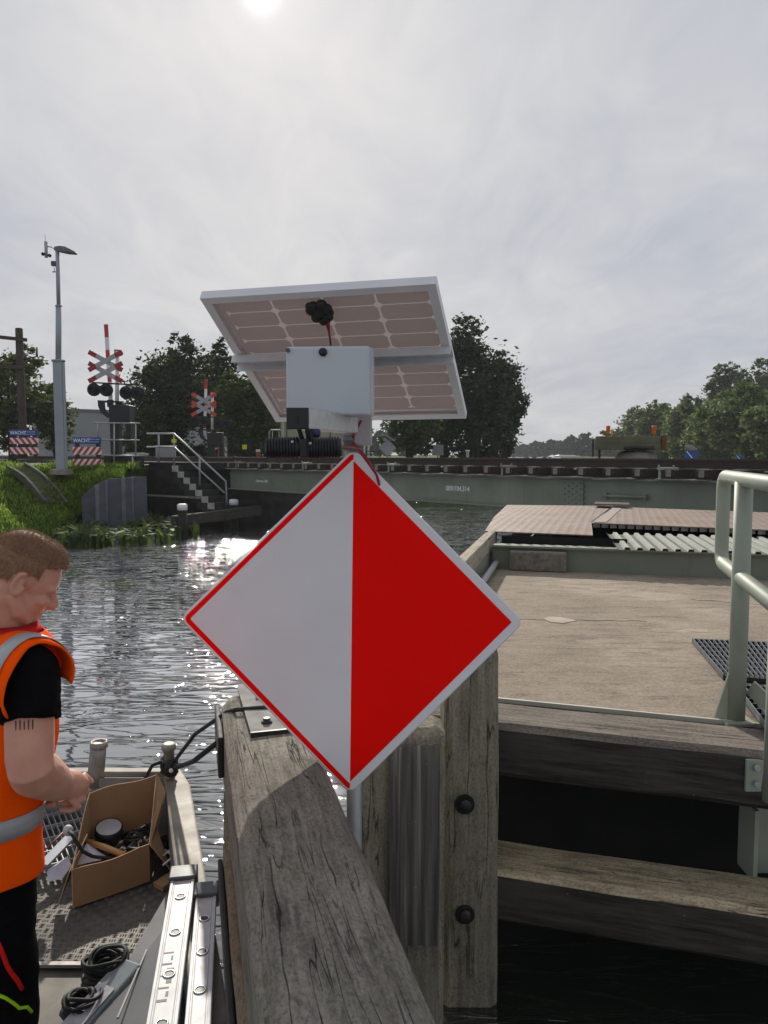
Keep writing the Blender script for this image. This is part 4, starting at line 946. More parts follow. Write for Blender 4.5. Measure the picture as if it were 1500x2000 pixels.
def two_tone_beam(name, fl, fr, bl, br, z, h, label, ext=(.5, .6), mats=None, bev=.025):
    a, b = G(*fl, z), G(*fr, z); a2, b2 = G(*bl, z), G(*br, z); d = (b-a).normalized(); w = ((a2-a).cross(d).length+(b2-b).cross(d).length)/2
    L = (b-a).length+ext[0]+ext[1]; M = frame(d, (0, 0, 1), a-d*ext[0]); m = MB(); n = 28
    cs = [(bev, 0), (w-bev, 0), (w, -bev), (w, -h+bev), (w-bev, -h), (bev, -h), (0, -h+bev), (0, -bev)]
    rings = []
    for i in range(n+1):
        x = L*i/n; rings.append([Vector((x, y+.006*noise.noise(Vector((x*2.2, y*9, z0*9+z*7))), z0+.006*noise.noise(Vector((x*2.7, y*9, z0*9+z*3))))) for y, z0 in cs])
    vs = [v for r in rings for v in r]; k = 8
    for j in range(k):
        mi = 0 if j in (0, 7) else 1
        m.add([r[j] for r in rings]+[r[(j+1) % k] for r in rings], [(i, i+1, n+1+i+1, n+1+i) for i in range(n)], mi, False)
    m.add(rings[0], [list(range(k))], 1); m.add(rings[-1], [list(range(k))], 1)
    return tag(m.build(name, mats, M=M, local=True), label, 'timber beam', 'horizontal fender beams right of the post')
two_tone_beam('fender_beam', (985, 1415), (1490, 1470), (985, 1372), (1490, 1421), 1.15, .235, 'upper fender beam with worn brown top and tar black side before the deck', mats=[wood('worn_upper_beam_top', (.3, .255, .215), (.19, .16, .135), (.06, .052, .045), .25, 1.), tar])
two_tone_beam('fender_beam', (985, 1702), (1500, 1781), (985, 1637), (1500, 1711), .57, .23, 'lower fender beam with sunlit yellowish top near the water', mats=[wd_top, tar])
# bracket on the beams
t = thing('bolted_bracket', G(1480, 1540, 1.0), 'green steel bracket with two bolts fixing the railing post to the upper beam', 'bracket')
a = P(1457, 1483, 2.9); b = P(1512, 1545, 2.9)
m = MB(); m.box(((a.x+b.x)/2, 2.9, (a.z+b.z)/2), (b.x-a.x, .014, a.z-b.z)); m.build('plate', sage, t, bevel=.002)
for y in (1499, 1531):
    m = MB(); c = P(1477, y, 2.886); m.lathe(c, (0, -1, 0), [(.0125, 0), (.0125, .012), (.011, .014)], 6); m.build('bolt', galv, t)
m = MB(); a = P(1459, 1578, 3.08); b = P(1480, 1704, 3.08); m.box(((a.x+b.x)/2-.008, 3.1, (a.z+b.z)/2+.0), (.018, .14, a.z-b.z+.02)); m.box((a.x+.13, 3.1, (a.z+b.z)/2), (.2, .014, a.z-b.z+.02)); m.build('web', sage, t)
def post_mesh(cx, cy, w, d, z0, z1, bev, seed, round_top=.05, taper=0.):
    """square pile, local X up"""
    m = MB(); n = 30; rings = []; L = z1-z0
    cs = [(-w/2+bev, -d/2), (w/2-bev, -d/2), (w/2, -d/2+bev), (w/2, d/2-bev), (w/2-bev, d/2), (-w/2+bev, d/2), (-w/2, d/2-bev), (-w/2, -d/2+bev)]
    zs = list(np.linspace(0, L-round_top, n))+[L-round_top*.6, L-round_top*.25, L]
    for z in zs:
        k = 1 if z <= L-round_top else 1-.22*((z-(L-round_top))/round_top)**1.6
        k *= 1-taper*max(0, z/L-.6)
        rings.append([Vector((z, -y*k+.005*noise.noise(Vector((z*3, y*8+seed, x*8))), x*k+.006*noise.noise(Vector((z*2.5, y*8, x*8+seed))))) for x, y in cs])
    m.loft(rings, sm=False)
    return m, Matrix(((0, 0, 1, cx), (0, -1, 0, cy), (1, 0, 0, z0), (0, 0, 0, 1)))
m, M = post_mesh(.357, 3.16, .236, .24, -.8, 1.56, .03, 3, .08, .15)
tp = m.build('timber_post', wd_post, M=M, local=True); tag(tp, 'tall thick weathered timber post with two recessed bolts right of the sign', 'timber post')
for y in (1572, 1787):
    c = P(908, y, 3.034); k = MB(); k.lathe(c, (0, -1, 0), [(.041, -.01), (.04, .001), (.036, .003), (.03, .002)], 22); k.build('bolt_hole', void_dark, tp)
    k = MB(); k.lathe(c+Vector((.003, -.002, 0)), (0, -1, 0), [(.024, 0), (.023, .007), (.016, .012), (.005, .014)], 16); k.build('bolt', pm('dull_bolt_head', (.05, .052, .058), (.03, .03, .034), 20, .5, .4) if 'dull_bolt_head' not in MATS else MATS['dull_bolt_head'], tp)
m, M = post_mesh(.06, 2.86, .335, .2, -.8, 1.29, .03, 8, .03)
sp = m.build('timber_post', wd_post, M=M, local=True); tag(sp, 'short squared timber post under the sign with dark ribbed sheet on its face', 'timber post')
m = MB(); x0, x1 = .018, .205; prof = []
for i in range(41):
    x = x0+(x1-x0)*i/40; prof.append((x, 2.745-.012*(.5+.5*math.cos((x-x0)/(x1-x0)*2*math.pi*4))))
f = [Vector((x, y, 1.235)) for x, y in prof]; b = [Vector((x, y, .47)) for x, y in prof]; n = len(f)
m.add(f+b, [(i, i+1, n+i+1, n+i) for i in range(n-1)], 0, True); m.add(f+[Vector((v.x, 2.762, v.z)) for v in f], [(i, n+i, n+i+1, i+1) for i in range(n-1)]); m.quad(f[-1], b[-1], Vector((x1, 2.762, .47)), Vector((x1, 2.762, 1.235))); m.quad(f[0], b[0], Vector((x0, 2.762, .47)), Vector((x0, 2.762, 1.235)))
def streak():
    t = NT('streaked_dark_sheet'); f = t.noise(t.mapping((1.1, 26, 26)), 2.0, 5, .6); s = t.noise(t.mapping((30, 30, 30)), 2.5, 3); w = t.noise(t.mapping((.4, 20, 20), (3, 1, 0)), 1.8, 3)
    c = t.ramp(f, [(.35, (.06, .057, .052)), (.65, (.14, .133, .12))]); c = t.mix(t.fr(w, .54, .66, 0, .7), c, (.3, .3, .285)); c = t.mix(t.fr(s, .68, .74, 0, .7), c, (.3, .3, .29)); t.set(c, .9, 0, Specular_IOR_Level=.15); return t.mat
m.build('ribbed_sheet', streak(), sp)
# main beam
ba, bb = (G(445, 1338, 1.29)+G(590, 1338, 1.29))/2, None
L0, L1 = G(447, 1345, 1.29), G(520, 2000, 1.29); R0, R1 = G(628, 1500, 1.29), G(858, 2000, 1.29)
d0 = ((L0-L1).normalized()+(R0-R1).normalized()).normalized(); wB = .315
c1 = (L1+R1)/2; far = c1+d0*((L0-c1).dot(d0)); near = c1-d0*1.3
print('beam', L0, L1, R0, R1, 'w', (L1-R1).length, 'far', far)
Lb = (far-near).length; M = frame(d0, (0, 0, 1), near); m = MB(); n = 60; rings = []; h = .3; bev = .035
cs = [(-wB/2+bev, 0), (-wB*.25, .004), (0, .006), (wB*.25, .004), (wB/2-bev, 0), (wB/2, -bev), (wB/2, -h+bev), (wB/2-bev, -h), (-wB/2+bev, -h), (-wB/2, -h+bev), (-wB/2, -bev)]
for i in range(n+1):
    x = Lb*i/n; k = 1 if i < n-3 else (1, .985, .95, .86)[i-n+3]
    rings.append([Vector((x if i < n else x-.0, y*k+.005*noise.noise(Vector((x*2.5, y*6, z*8))), z*(k*.5+.5)-(.012*(i-n+3) if i >= n-3 else 0)+.007*noise.noise(Vector((x*3, y*8, z*8+5))))) for y, z in cs])
m.loft(rings, sm=False); beam = m.build('timber_beam', wd_beam, M=M, local=True)
tag(beam, 'thick pale split timber beam running from the foreground to under the diamond sign', 'timber beam')
m = MB()
for xa, xb, z in ((Lb-.42, Lb-.02, -.14),): m.box(((xa+xb)/2, wB/2+.012, z), (xb-xa, .022, .16))
m.build('rubber_strip', rubber, beam, M=M, local=True, bevel=.006)
# lower rubbing timber beside it
M2 = M.copy(); x1 = (G(440, 1597, 1.05)-near).dot(d0); m = MB(); rings = []
for i in range(25):
    x = x1*i/24; rings.append([Vector((x, wB/2-.205+y+.005*noise.noise(Vector((x*3, y*9, z*7))), -.3-.012+z+.006*noise.noise(Vector((x*3+4, y*9, z*7))))) for y, z in ((.02, 0), (.2, 0), (.225, -.025), (.225, -.2), (.2, -.225), (.02, -.225), (0, -.2), (0, -.02))])
m.loft(rings, sm=False); o = m.build('rubbing_timber', wood('brown_rubbing_timber', (.33, .27, .19), (.2, .16, .11), (.08, .065, .045), .2, 1, moss=((.1, .06, .03), .5)), M=M2, local=True)
tag(o, 'lower brown rubbing timber along the boat side of the thick beam', 'timber beam')
m = MB(); m.box((x1*.5+.1, wB/2+.03, -.42), (x1-.25, .016, .1)); m.build('rubber_strip', rubber, o, M=M2, local=True, bevel=.005)
m, M3 = post_mesh(far.x+d0.x*-.22, far.y-.25, .26, .26, -.8, .985, .03, 5, .02)
tag(m.build('timber_pile', wd_post, M=M3, local=True), 'squared timber pile carrying the far end of the thick split beam', 'timber pile')
# steel plate on the far beam end
bp_ = thing('base_plate', far-d0*.2+Vector((0, 0, .01)), 'pale steel plate with a black bolt on the far end of the thick timber beam', 'plate')
zB = 1.302; q = [G(462, 1340, zB), G(566, 1332, zB), G(590, 1425, zB), G(490, 1435, zB)]
m = MB(); m.prism(q, (0, 0, .008)); m.build('plate', pm('pale_dusty_steel', (.21, .205, .195), (.14, .137, .13), 9, .8, 0, .05), bp_)
c = G(521, 1412, zB+.008); m = MB(); m.lathe(c, (0, 0, 1), [(.021, 0), (.021, .006), (.014, .006), (.014, .02)], 6); m.build('bolt', blk_metal, bp_)
c = G(503, 1365, zB+.008); m = MB(); m.lathe(c, (0, 0, 1), [(.008, 0), (.008, .01)], 6); m.build('small_bolt', galv, bp_)
m = MB(); m.bar(q[3]+Vector((0, -.004, .0)), q[2]+Vector((0, -.004, 0)), .01, .02); m.build('front_edge', blk_metal, bp_)

# ================================================================ THE DIAMOND SIGN
K = 1.142                       # size of the sign with all that hangs on its pole
kz = lambda z: EYE+(z-EYE)*K
Ms = Matrix.Translation((-.0931*K, 2.1885*K, kz(1.8226))) @ (Euler((1.4699-math.pi/2, .0092, -.0067), 'XYZ').to_matrix().to_4x4())
SG = thing('diamond_sign', (-.09*K, 2.28*K, 1.0), 'large diamond sign, left half white, right half red, in the foreground', 'sign')
HD = .4985*K
def dia(h, rad, n=6):
    pts = []
    for k in range(4):   # corners: top, right, bottom, left, rounded
        a0 = math.pi/2-k*math.pi/2; c = Vector((math.cos(a0), math.sin(a0)))*(h-rad*math.sqrt(2))
        for i in range(n+1):
            a = a0+math.pi/4-(math.pi/2)*i/n; pts.append(c+Vector((math.cos(a), math.sin(a)))*rad)
    return pts
def sg(p, y): return Ms @ Vector((p[0], y, p[1]))
def half(pts, sgn):
    out = []
    for p, q in zip(pts, pts[1:]+pts[:1]):
        if p.x*sgn >= -1e-9: out.append(p)
        if (p.x*sgn > 1e-9 and q.x*sgn < -1e-9) or (p.x*sgn < -1e-9 and q.x*sgn > 1e-9):
            t_ = p.x/(p.x-q.x); out.append(p.lerp(q, t_))
    return out
def sign_paint(name, c1, c2):
    t = NT(name); f = t.noise(t.mapping(), 3, 5, .6); s = t.noise(t.mapping((9, 2, 3), rot=(0, .8, 0)), 5, 5, .7)
    c = t.ramp(f, [(.3, c1), (.75, c2)]); c = t.mix(t.fr(s, .62, .78, 0, .25), c, t.mix(.4, c, (.35, .3, .3))); t.set(c, .5, 0, Specular_IOR_Level=.06); return t.mat
sw = sign_paint('sign_white_film', (.75, .75, .79), (.68, .68, .71)); sr = sign_paint('sign_red_film', (.93, .004, .001), (.86, .003, .001))
m = MB(); o_ = dia(HD, .03); i_ = dia(HD-.006, .026)
m.loft([[sg(p, .022) for p in o_], [sg(p, .004) for p in o_], [sg(p, 0) for p in i_]], cap=True); board = m.build('board', sw, SG)
def film(name, pts, y, mat_):
    m = MB(); m.prism([sg(p, y) for p in pts], Ms.to_3x3() @ Vector((0, -.0008, 0))); return m.build(name, mat_, board)
B1 = dia(HD-.012, .02); B2 = dia(HD-.036, .006); 
ringo = half(B1, -1); 
film('red_border', half(B1, -1), -.0004, sr); film('white_field', half(B2, -1), -.0014, sw)
film('red_field', half(dia(HD-.042, .004), 1), -.0004, sr)
m = MB(); m.bar(sg((-.43, 0), .035), sg((.43, 0), .035), .025, .04); m.bar(sg((-.2, .2), .035), sg((.2, .2), .035), .025, .04); m.build('rear_channel', alu, SG)
SPX, SPY = -.092*K, 2.3*K
m = MB(); m.cyl((SPX, SPY, -.6), (SPX, SPY, kz(2.335)), .027, 20); m.build('pole', pm('grey_sign_pole', (.45, .46, .48), (.36, .37, .39), 8, .45, .4), SG)
m = MB(); m.box((SPX+.014, SPY-.011, kz(2.37)), (.1, .1, .1)); m.build('pole_clamp', pm('translucent_grey_clamp', (.42, .4, .41), (.34, .32, .33), 8, .5), SG, bevel=.006)
m = MB(); m.lathe((SPX-.013, SPY-.052, kz(2.312)), (0, 0, 1), [(.018, 0), (.018, .03), (.022, .03), (.022, .05)], 12); m.build('cable_gland', pm('grey_gland', (.2, .2, .21), None, 8, .6), SG)

# ---------------------------------------------------------------- solar panel
Mp = Matrix.Translation((-.1212*K, 2.3653*K, kz(2.5876))) @ Euler((2.6004, -.0055, -.2555), 'XYZ').to_matrix().to_4x4()
PW, PH = .67*K, .6231*K
SP = thing('solar_panel', (-.12*K, 2.36*K, kz(2.58)), 'tilted white framed solar panel seen from behind above the sign', 'solar panel')
def sl_(x, y, z): return Mp @ Vector((x, y, z))
# local +z faces: find which side is the back (towards the camera)
zc = (Vector((0, 0, EYE))-Mp.translation).dot(Mp.to_3x3() @ Vector((0, 0, 1))); S_ = 1 if zc > 0 else -1   # back side sign
pan_white = pm('white_panel_frame', (.72, .73, .76), (.66, .67, .7), 6, .4)
m = MB(); th = .03
up_ = Mp.to_3x3() @ Vector((0, 0, 1))
for s in (-1, 1):
    m.bar(sl_(-PW/2, s*(PH/2-.004), -S_*.0), sl_(PW/2, s*(PH/2-.004), 0), .008, th, up_)
    m.bar(sl_(s*(PW/2-.004), -PH/2+.008, 0), sl_(s*(PW/2-.004), PH/2-.008, 0), .008, th-.001, up_)
    m.bar(sl_(-PW/2+.008, s*(PH/2-.018), S_*(th/2-.002)), sl_(PW/2-.008, s*(PH/2-.018), S_*(th/2-.002)), .02, .003, up_)
    m.bar(sl_(s*(PW/2-.018), -PH/2+.028, S_*(th/2-.002)), sl_(s*(PW/2-.018), PH/2-.028, S_*(th/2-.002)), .02, .003, up_)
m.build('frame', pan_white, SP)
# laminate: translucent white back, cells, gaps between the cells
def laminate():
    t = NT('solar_back_sheet'); f = t.noise(t.mapping(), 5, 3); c = t.ramp(f, [(.3, (.27, .24, .237)), (.7, (.31, .278, .274))]); t.set(c, .45, 0)
    tr = t.n.new('ShaderNodeBsdfTranslucent'); tr.inputs[0].default_value = (.135, .107, .105, 1); ms = t.n.new('ShaderNodeMixShader'); ms.inputs[0].default_value = .42
    o = t.n['Material Output']; t.l.new(t.b.outputs[0], ms.inputs[1]); t.l.new(tr.outputs[0], ms.inputs[2]); t.l.new(ms.outputs[0], o.inputs[0]); return t.mat
def gapm():
    t = NT('solar_cell_gap'); t.set((.42, .38, .37), .4); tr = t.n.new('ShaderNodeBsdfTranslucent'); tr.inputs[0].default_value = (.21, .18, .177, 1); ms = t.n.new('ShaderNodeMixShader'); ms.inputs[0].default_value = .55
    o = t.n['Material Output']; t.l.new(t.b.outputs[0], ms.inputs[1]); t.l.new(tr.outputs[0], ms.inputs[2]); t.l.new(ms.outputs[0], o.inputs[0]); return t.mat
m = MB(); zb = -S_*.008; gw_ = .0035; ch = .012
gx0, gx1, gy0, gy1 = -PW/2+.045, PW/2-.03, -PH/2+.045, PH/2-.03; nx, ny = 4, 9
ex = [-PW/2+.008]+[v for i in range(nx) for v in (gx0+(gx1-gx0)*i/nx+gw_, gx0+(gx1-gx0)*(i+1)/nx-gw_)]+[PW/2-.008]
ey = [-PH/2+.008]+[v for i in range(ny) for v in (gy0+(gy1-gy0)*i/ny+gw_*.6, gy0+(gy1-gy0)*(i+1)/ny-gw_*.6)]+[PH/2-.008]
for i in range(len(ex)-1):
    for j in range(len(ey)-1):
        x0, x1, y0, y1 = ex[i], ex[i+1], ey[j], ey[j+1]; edge = i in (0, len(ex)-2) or j in (0, len(ey)-2)
        if i % 2 and j % 2:
            o8 = [(x0+ch, y0), (x1-ch, y0), (x1, y0+ch), (x1, y1-ch), (x1-ch, y1), (x0+ch, y1), (x0, y1-ch), (x0, y0+ch)]
            m.add([sl_(x, y, zb) for x, y in o8], [tuple(range(8))], 0)
            for (ax_, ay_), p_, q_ in (((x0, y0), 7, 0), ((x1, y0), 1, 2), ((x1, y1), 3, 4), ((x0, y1), 5, 6)): m.add([sl_(ax_, ay_, zb), sl_(*o8[p_], zb), sl_(*o8[q_], zb)], [(0, 1, 2)], 1)
        else: m.quad(sl_(x0, y0, zb), sl_(x1, y0, zb), sl_(x1, y1, zb), sl_(x0, y1, zb), 0 if edge else 1)
m.bar(sl_(gx0-.012, gy0-.012, zb+S_*.002), sl_(gx0-.012, gy1, zb+S_*.002), .007, .001, up_, 2); m.bar(sl_(gx0-.012, gy0-.012, zb+S_*.002), sl_(gx1, gy0-.012, zb+S_*.002), .01, .001, up_, 2)
lam = m.build('back_sheet', [laminate(), gapm(), pan_white], SP)
# mounting rail on the back
m = MB()
ym = .025
m.bar(sl_(-PW/2-.004, ym+.025, S_*.022), sl_(PW/2+.006, ym+.025, S_*.022), .05, .003, up_)
m.bar(sl_(-PW/2-.004, ym-.002, S_*.036), sl_(PW/2+.006, ym-.002, S_*.036), .003, .03, up_)
m.bar(sl_(-PW/2-.004, ym+.048, S_*.036), sl_(PW/2+.006, ym+.048, S_*.036), .003, .03, up_)
m.build('mounting_rail', alu_pale, SP)
# junction pod and red wires
def on_back(x, y, z=.02):
    r = ray(x, y); o0 = Vector((0, 0, EYE)); t = (Mp.translation+up_*S_*z-o0).dot(up_)/r.dot(up_); return o0+r*t
m = MB(); c = on_back(624, 608)
for dx, dy, r in ((0, 0, 1), (-16, 0, .62), (14, -4, .6), (-6, 14, .55), (16, 12, .6), (8, 20, .5), (-12, -9, .55), (4, -12, .6), (20, 4, .4), (-20, -8, .4)):
    p = on_back(624+dx, 607+dy); m.ball(p, (.026*r+.003, .026*r+.003, .014), n=7, M=Mp)
m.build('junction_pod', rubber, SP)
m = MB(); m.tube([on_back(632, 626), on_back(638, 635, .03), on_back(643, 650, .035), on_back(646, 674, .05)], .0035, 7); m.tube([on_back(644, 625), on_back(642, 634, .03), on_back(643, 648, .032)], .0035, 7); m.build('red_wire', cable_red, SP)

# ---------------------------------------------------------------- grey junction box in front of the pole
JY = 2.06*K
a, b = P(557, 676, JY), P(723, 812, JY); JB = thing('junction_box', ((a.x+b.x)/2, JY+.06, b.z), 'light grey plastic junction box mounted in front of the solar panel', 'junction box')
jb = pm('light_grey_box_plastic', (.5, .54, .59), (.47, .51, .56), 3, .4)
rot = Matrix.Rotation(R_(-4), 3, 'Z'); cen = Vector(((a.x+b.x)/2, JY, (a.z+b.z)/2)); w, h = b.x-a.x, a.z-b.z
m = MB(); m.box(cen+rot @ Vector((.004, .055, 0)), (w+.006, .075, h+.002), rot); m.build('case', jb, JB, bevel=.012)
m = MB(); m.box(cen+rot @ Vector((0, .0075, 0)), (w, .02, h), rot); lid = m.build('lid', jb, JB, bevel=.008, seg=3)
for x, y, r in ((562, 684, .0045), (711, 683, .0055), (709, 804, .0055), (564, 803, .004)):
    m = MB(); c = P(x, y, JY); m.lathe(c+rot @ Vector((0, .002, 0)), rot @ Vector((0, -1, 0)), [(r+.0025, 0), (r+.002, .0035), (r, .0035), (r*.9, .001)], 14); m.build('lid_screw', pm('grey_screw', (.16, .17, .19), (.08, .08, .09), 20, .4, .5) if 'grey_screw' not in MATS else MATS['grey_screw'], lid)
m = MB(); c = P(631, 688, JY); m.lathe(c, rot @ Vector((0, -1, 0)), [(.013, 0), (.013, .006), (.011, .012), (.004, .014)], 16); m.build('black_button', blk, lid)
m = MB(); m.bar(cen+Vector((.03, .1, h*.3)), cen+Vector((.03, .32, h*.35)), .05, .03); m.bar(Vector((SPX, SPY, kz(2.33))), Vector((SPX, SPY, kz(2.6))), .04, .04); m.bar(Vector((SPX, SPY, kz(2.45))), cen+Vector((.08, .09, -.04)), .04, .05); m.build('rear_bracket', galv, JB)
# lantern on its square tube arm
LN = thing('signal_lantern', P(600, 870, 2.033), 'black double signal lantern hanging from a square aluminium arm', 'lantern')
ea, eb = P(581.5, 817, 2.016), P(683, 829, 2.512); m = MB(); m.bar(ea+Vector((0, .006, .0)), eb, .057, .057); m.build('square_arm', alu, LN, bevel=.003)
m = MB(); m.bar(ea+Vector((.0, -.007, -.0005)), ea+Vector((0, .006, -.0005)), .058, .056); m.box(ea+Vector((0, -.009, -.004)), (.004, .004, .022)); m.build('end_cap', blk, LN, bevel=.002)
m = MB(); m.bar(P(600, 838, 2.033), P(605, 866, 2.044), .012, .006); m.bar(P(584, 838, 2.033), P(592, 862, 2.044), .008, .008); m.bar(P(607, 838, 2.038), P(609, 868, 2.038), .01, .004); m.build('hanger', blk, LN)
m = MB(); m.lathe(P(600, 846, 2.056), (1, 0, 0), [(.012, 0), (.012, .03), (.009, .035)], 12); m.build('swivel_knob', pm('blue_black_knob', (.03, .035, .12), (.015, .015, .03), 20, .5), LN)
lant = pm('dark_blue_black_housing', (.012, .014, .022), (.006, .007, .01), 30, .5, 0, .05)
for x0, x1 in ((519, 588), (600, 668)):
    m = MB(); p, q = P(x0, 876, 2.044), P(x1, 874, 2.044); n = 11
    prof = [(.012, 0), (.023, .003)]; L = (q-p).length
    for i in range(n):
        x = .004+(L-.008)*i/n; prof += [(0.0291, x), (0.0291, x+(L/n)*.45), (0.0246, x+(L/n)*.5), (0.0246, x+(L/n)*.95)]
    prof += [(.023, L-.002), (.01, L)]
    m.lathe(p, q-p, prof, 20); m.build('lamp_barrel', lant, LN)
m = MB(); m.bar(P(586, 876, 2.044), P(603, 875, 2.044), .046, .05); m.build('centre_block', blk, LN, bevel=.004)
for x, y in ((571, 863), (606, 866)):
    m = MB(); m.ball(P(x, y, 2.016), .004, n=6); m.build('bright_screw', alu, LN)
m = MB(); m.tube([P(705, 822, 2.512), P(690, 850, 2.558), P(690, 864, 2.569), P(704, 884, 2.524), P(720, 905, 2.512), P(736, 928, 2.530), P(744, 960, 2.558)], .0045, 8)
m.tube([P(664, 875, 2.056), P(690, 874, 2.284), P(703, 878, 2.478), P(713, 890, 2.501), P(735, 925, 2.530), P(741, 945, 2.547)], .0035, 8)
tag(m.build('red_cable', cable_red), 'red cables running from the box and lantern down behind the diamond sign', 'cable')
# ================================================================ WORK BOAT
ZB, ZF, ZG = .45, .438, .66
g2 = lambda x, y, z: Vector((*G(x, y, z).xy, 0))
Lp = [g2(346, 1500, .71), g2(366, 1532, .71), g2(442, 2000, .71)]; Lp.append(Lp[2]+(Lp[2]-Lp[1])*1.05)   # outer right side
boat = thing('work_boat', (-1.6, 2.2, 0), 'flat worn aluminium work boat moored along the timber fender', 'boat')
m = MB()
XL = -2.9; bow = Lp[0].y
out = [Vector((XL, bow, 0))]+Lp; t_ = .075
def side(pts, z0, z1, off):
    for a, b in zip(pts, pts[1:]):
        d = (b-a).normalized(); nn = Vector((-d.y, d.x, 0)); m.prism([(a.x, a.y, z0), (b.x, b.y, z0), (b.x, b.y, z1), (a.x, a.y, z1)], -nn*off)
side(out, -.25, ZG-.012, .035)
m.build('hull_side', alu_dull, boat)
m = MB(); wG = .09
inn = [Vector((XL, bow-.05, 0)), Vector((Lp[0].x-.05, bow-.05, 0)), Lp[1]-Vector((wG*1.1, .03, 0)), Lp[2]-Vector((wG, .01, 0)), Lp[3]-Vector((wG, 0, 0))]
o2 = [Vector((XL, bow+.012, 0))]+[p+Vector((.012, .006, 0)) for p in Lp]
z0 = ZG+.02
for i in range(4): m.prism([(p.x, p.y, z0-(.05 if i else 0)*0) for p in (inn[i], inn[i+1], o2[i+1], o2[i])], (0, 0, .03))
gun = m.build('gunwale', pm('worn_pale_gunwale', (.27, .245, .205), (.17, .15, .125), 7, .6, .1, .1, dirt=((.16, .13, .1), .6)), boat, bevel=.008)
m = MB()
for s0 in range(3):
    a, b = inn[s0+1], inn[s0+2]; m.quad((a.x, a.y, ZF), (b.x, b.y, ZF), (b.x, b.y, z0), (a.x, a.y, z0))
m.quad((XL, bow-.052, ZB), (inn[1].x, bow-.052, ZB), (inn[1].x, bow-.052, z0), (XL, bow-.052, z0))
m.quad((inn[1].x, inn[1].y, ZF), (inn[2].x, inn[2].y, ZF), (inn[2].x, inn[2].y, z0), (inn[1].x, inn[1].y, z0)); m.build('inner_wall', pm('grey_inner_wall', (.3, .29, .28), (.19, .18, .175), 6, .5, .4, .05, dirt=((.1, .09, .08), .6)), boat)
m = MB(); i1, i2_ = inn[1], inn[2]; m.prism([(i1.x-.02, i1.y-.06, z0-.02), (i2_.x, i2_.y, z0-.02), (i2_.x+.02, i2_.y-.1, z0-.02), (i1.x-.03, i1.y-.2, z0-.02)], (0, 0, .01)); m.build('corner_gusset', alu_dull, boat)
# bow deck and lower floor with raised checker bars
YS = G(150, 1886, ZB).y
def right_x(Y):
    for a, b in zip(inn[1:], inn[2:]):
        if b.y <= Y <= a.y: return a.x+(b.x-a.x)*(a.y-Y)/(a.y-b.y)
    return inn[-1].x
m = MB(); poly = [(XL, YS), (right_x(YS), YS), (inn[2].x, inn[2].y), (inn[1].x, inn[1].y-.005), (XL, bow-.06)]
m.prism([(x, y, ZB-.02) for x, y in poly], (0, 0, .02)); m.quad((XL, YS+.002, ZF), (right_x(YS), YS+.002, ZF), (right_x(YS), YS+.002, ZB-.02), (XL, YS+.002, ZB-.02))
def lozenge(mb, x, y, z, ang, l=.017, w=.0055, h=.0022):
    c, s = math.cos(ang), math.sin(ang); p = [(x+c*a-s*b, y+s*a+c*b, z) for a, b in ((-l, 0), (0, -w), (l, 0), (0, w))]
    mb.add(p+[(x, y, z+h)], [(0, 1, 4), (1, 2, 4), (2, 3, 4), (3, 0, 4)])
for i in range(-10, 52):
    for j in range(0, 24):
        for k in range(3):
            x = -1.75+(i*.031); y = YS+.02+j*.031; r = (i+j) % 2; o_ = (k-1)*.0095
            xx, yy = (x+o_, y) if r else (x, y+o_)
            if xx < right_x(min(yy, 3.9))-.02 and yy < 3.62: lozenge(m, xx, yy, ZB+.0002, math.pi/2 if r else 0, .0125, .0035, .003)
chk = pm('dirty_checker_aluminium', (.15, .135, .115), (.085, .076, .066), 5, .6, .3, .1, dirt=((.035, .03, .026), .8))
m.build('bow_deck', chk, boat)
m = MB(); m.prism([(XL, .3, ZF-.02), (0, .3, ZF-.02), (right_x(.6), .6, ZF-.02), (right_x(YS), YS, ZF-.02), (XL, YS, ZF-.02)], (0, 0, .02)); m.build('floor', chk, boat)
m = MB(); m.bar((XL, YS+.0, ZB+.004), (right_x(YS)-.01, YS+.0, ZB+.004), .02, .012); m.build('step_edge', alu_dull, boat)
m = MB(); c = g2(331, 1519, z0+.03); m.lathe((c.x, c.y, z0+.02), (0, 0, 1), [(.03, 0), (.028, .02), (.026, .15), (.036, .155), (.036, .178), (.025, .185)], 18); m.build('mooring_bitt', pm('dusty_bitt', (.33, .32, .28), (.24, .23, .2), 9, .6, .3, .05), boat)
m = MB(); by = bow-.02; c = P(192, 1500, by); zt0 = P(192, 1448, by).z
m.tube([(c.x-.012, by, z0-.05), (c.x-.01, by, z0+.02), (c.x+.006, by, zt0-.01)], [.046, .046, .044], 6); m.lathe((c.x+.006, by, zt0-.03), (0, 0, 1), [(.044, 0), (.046, .004), (.045, .03), (.034, .03), (.03, .012)], 8); m.build('rod_socket', alu_dull, boat)
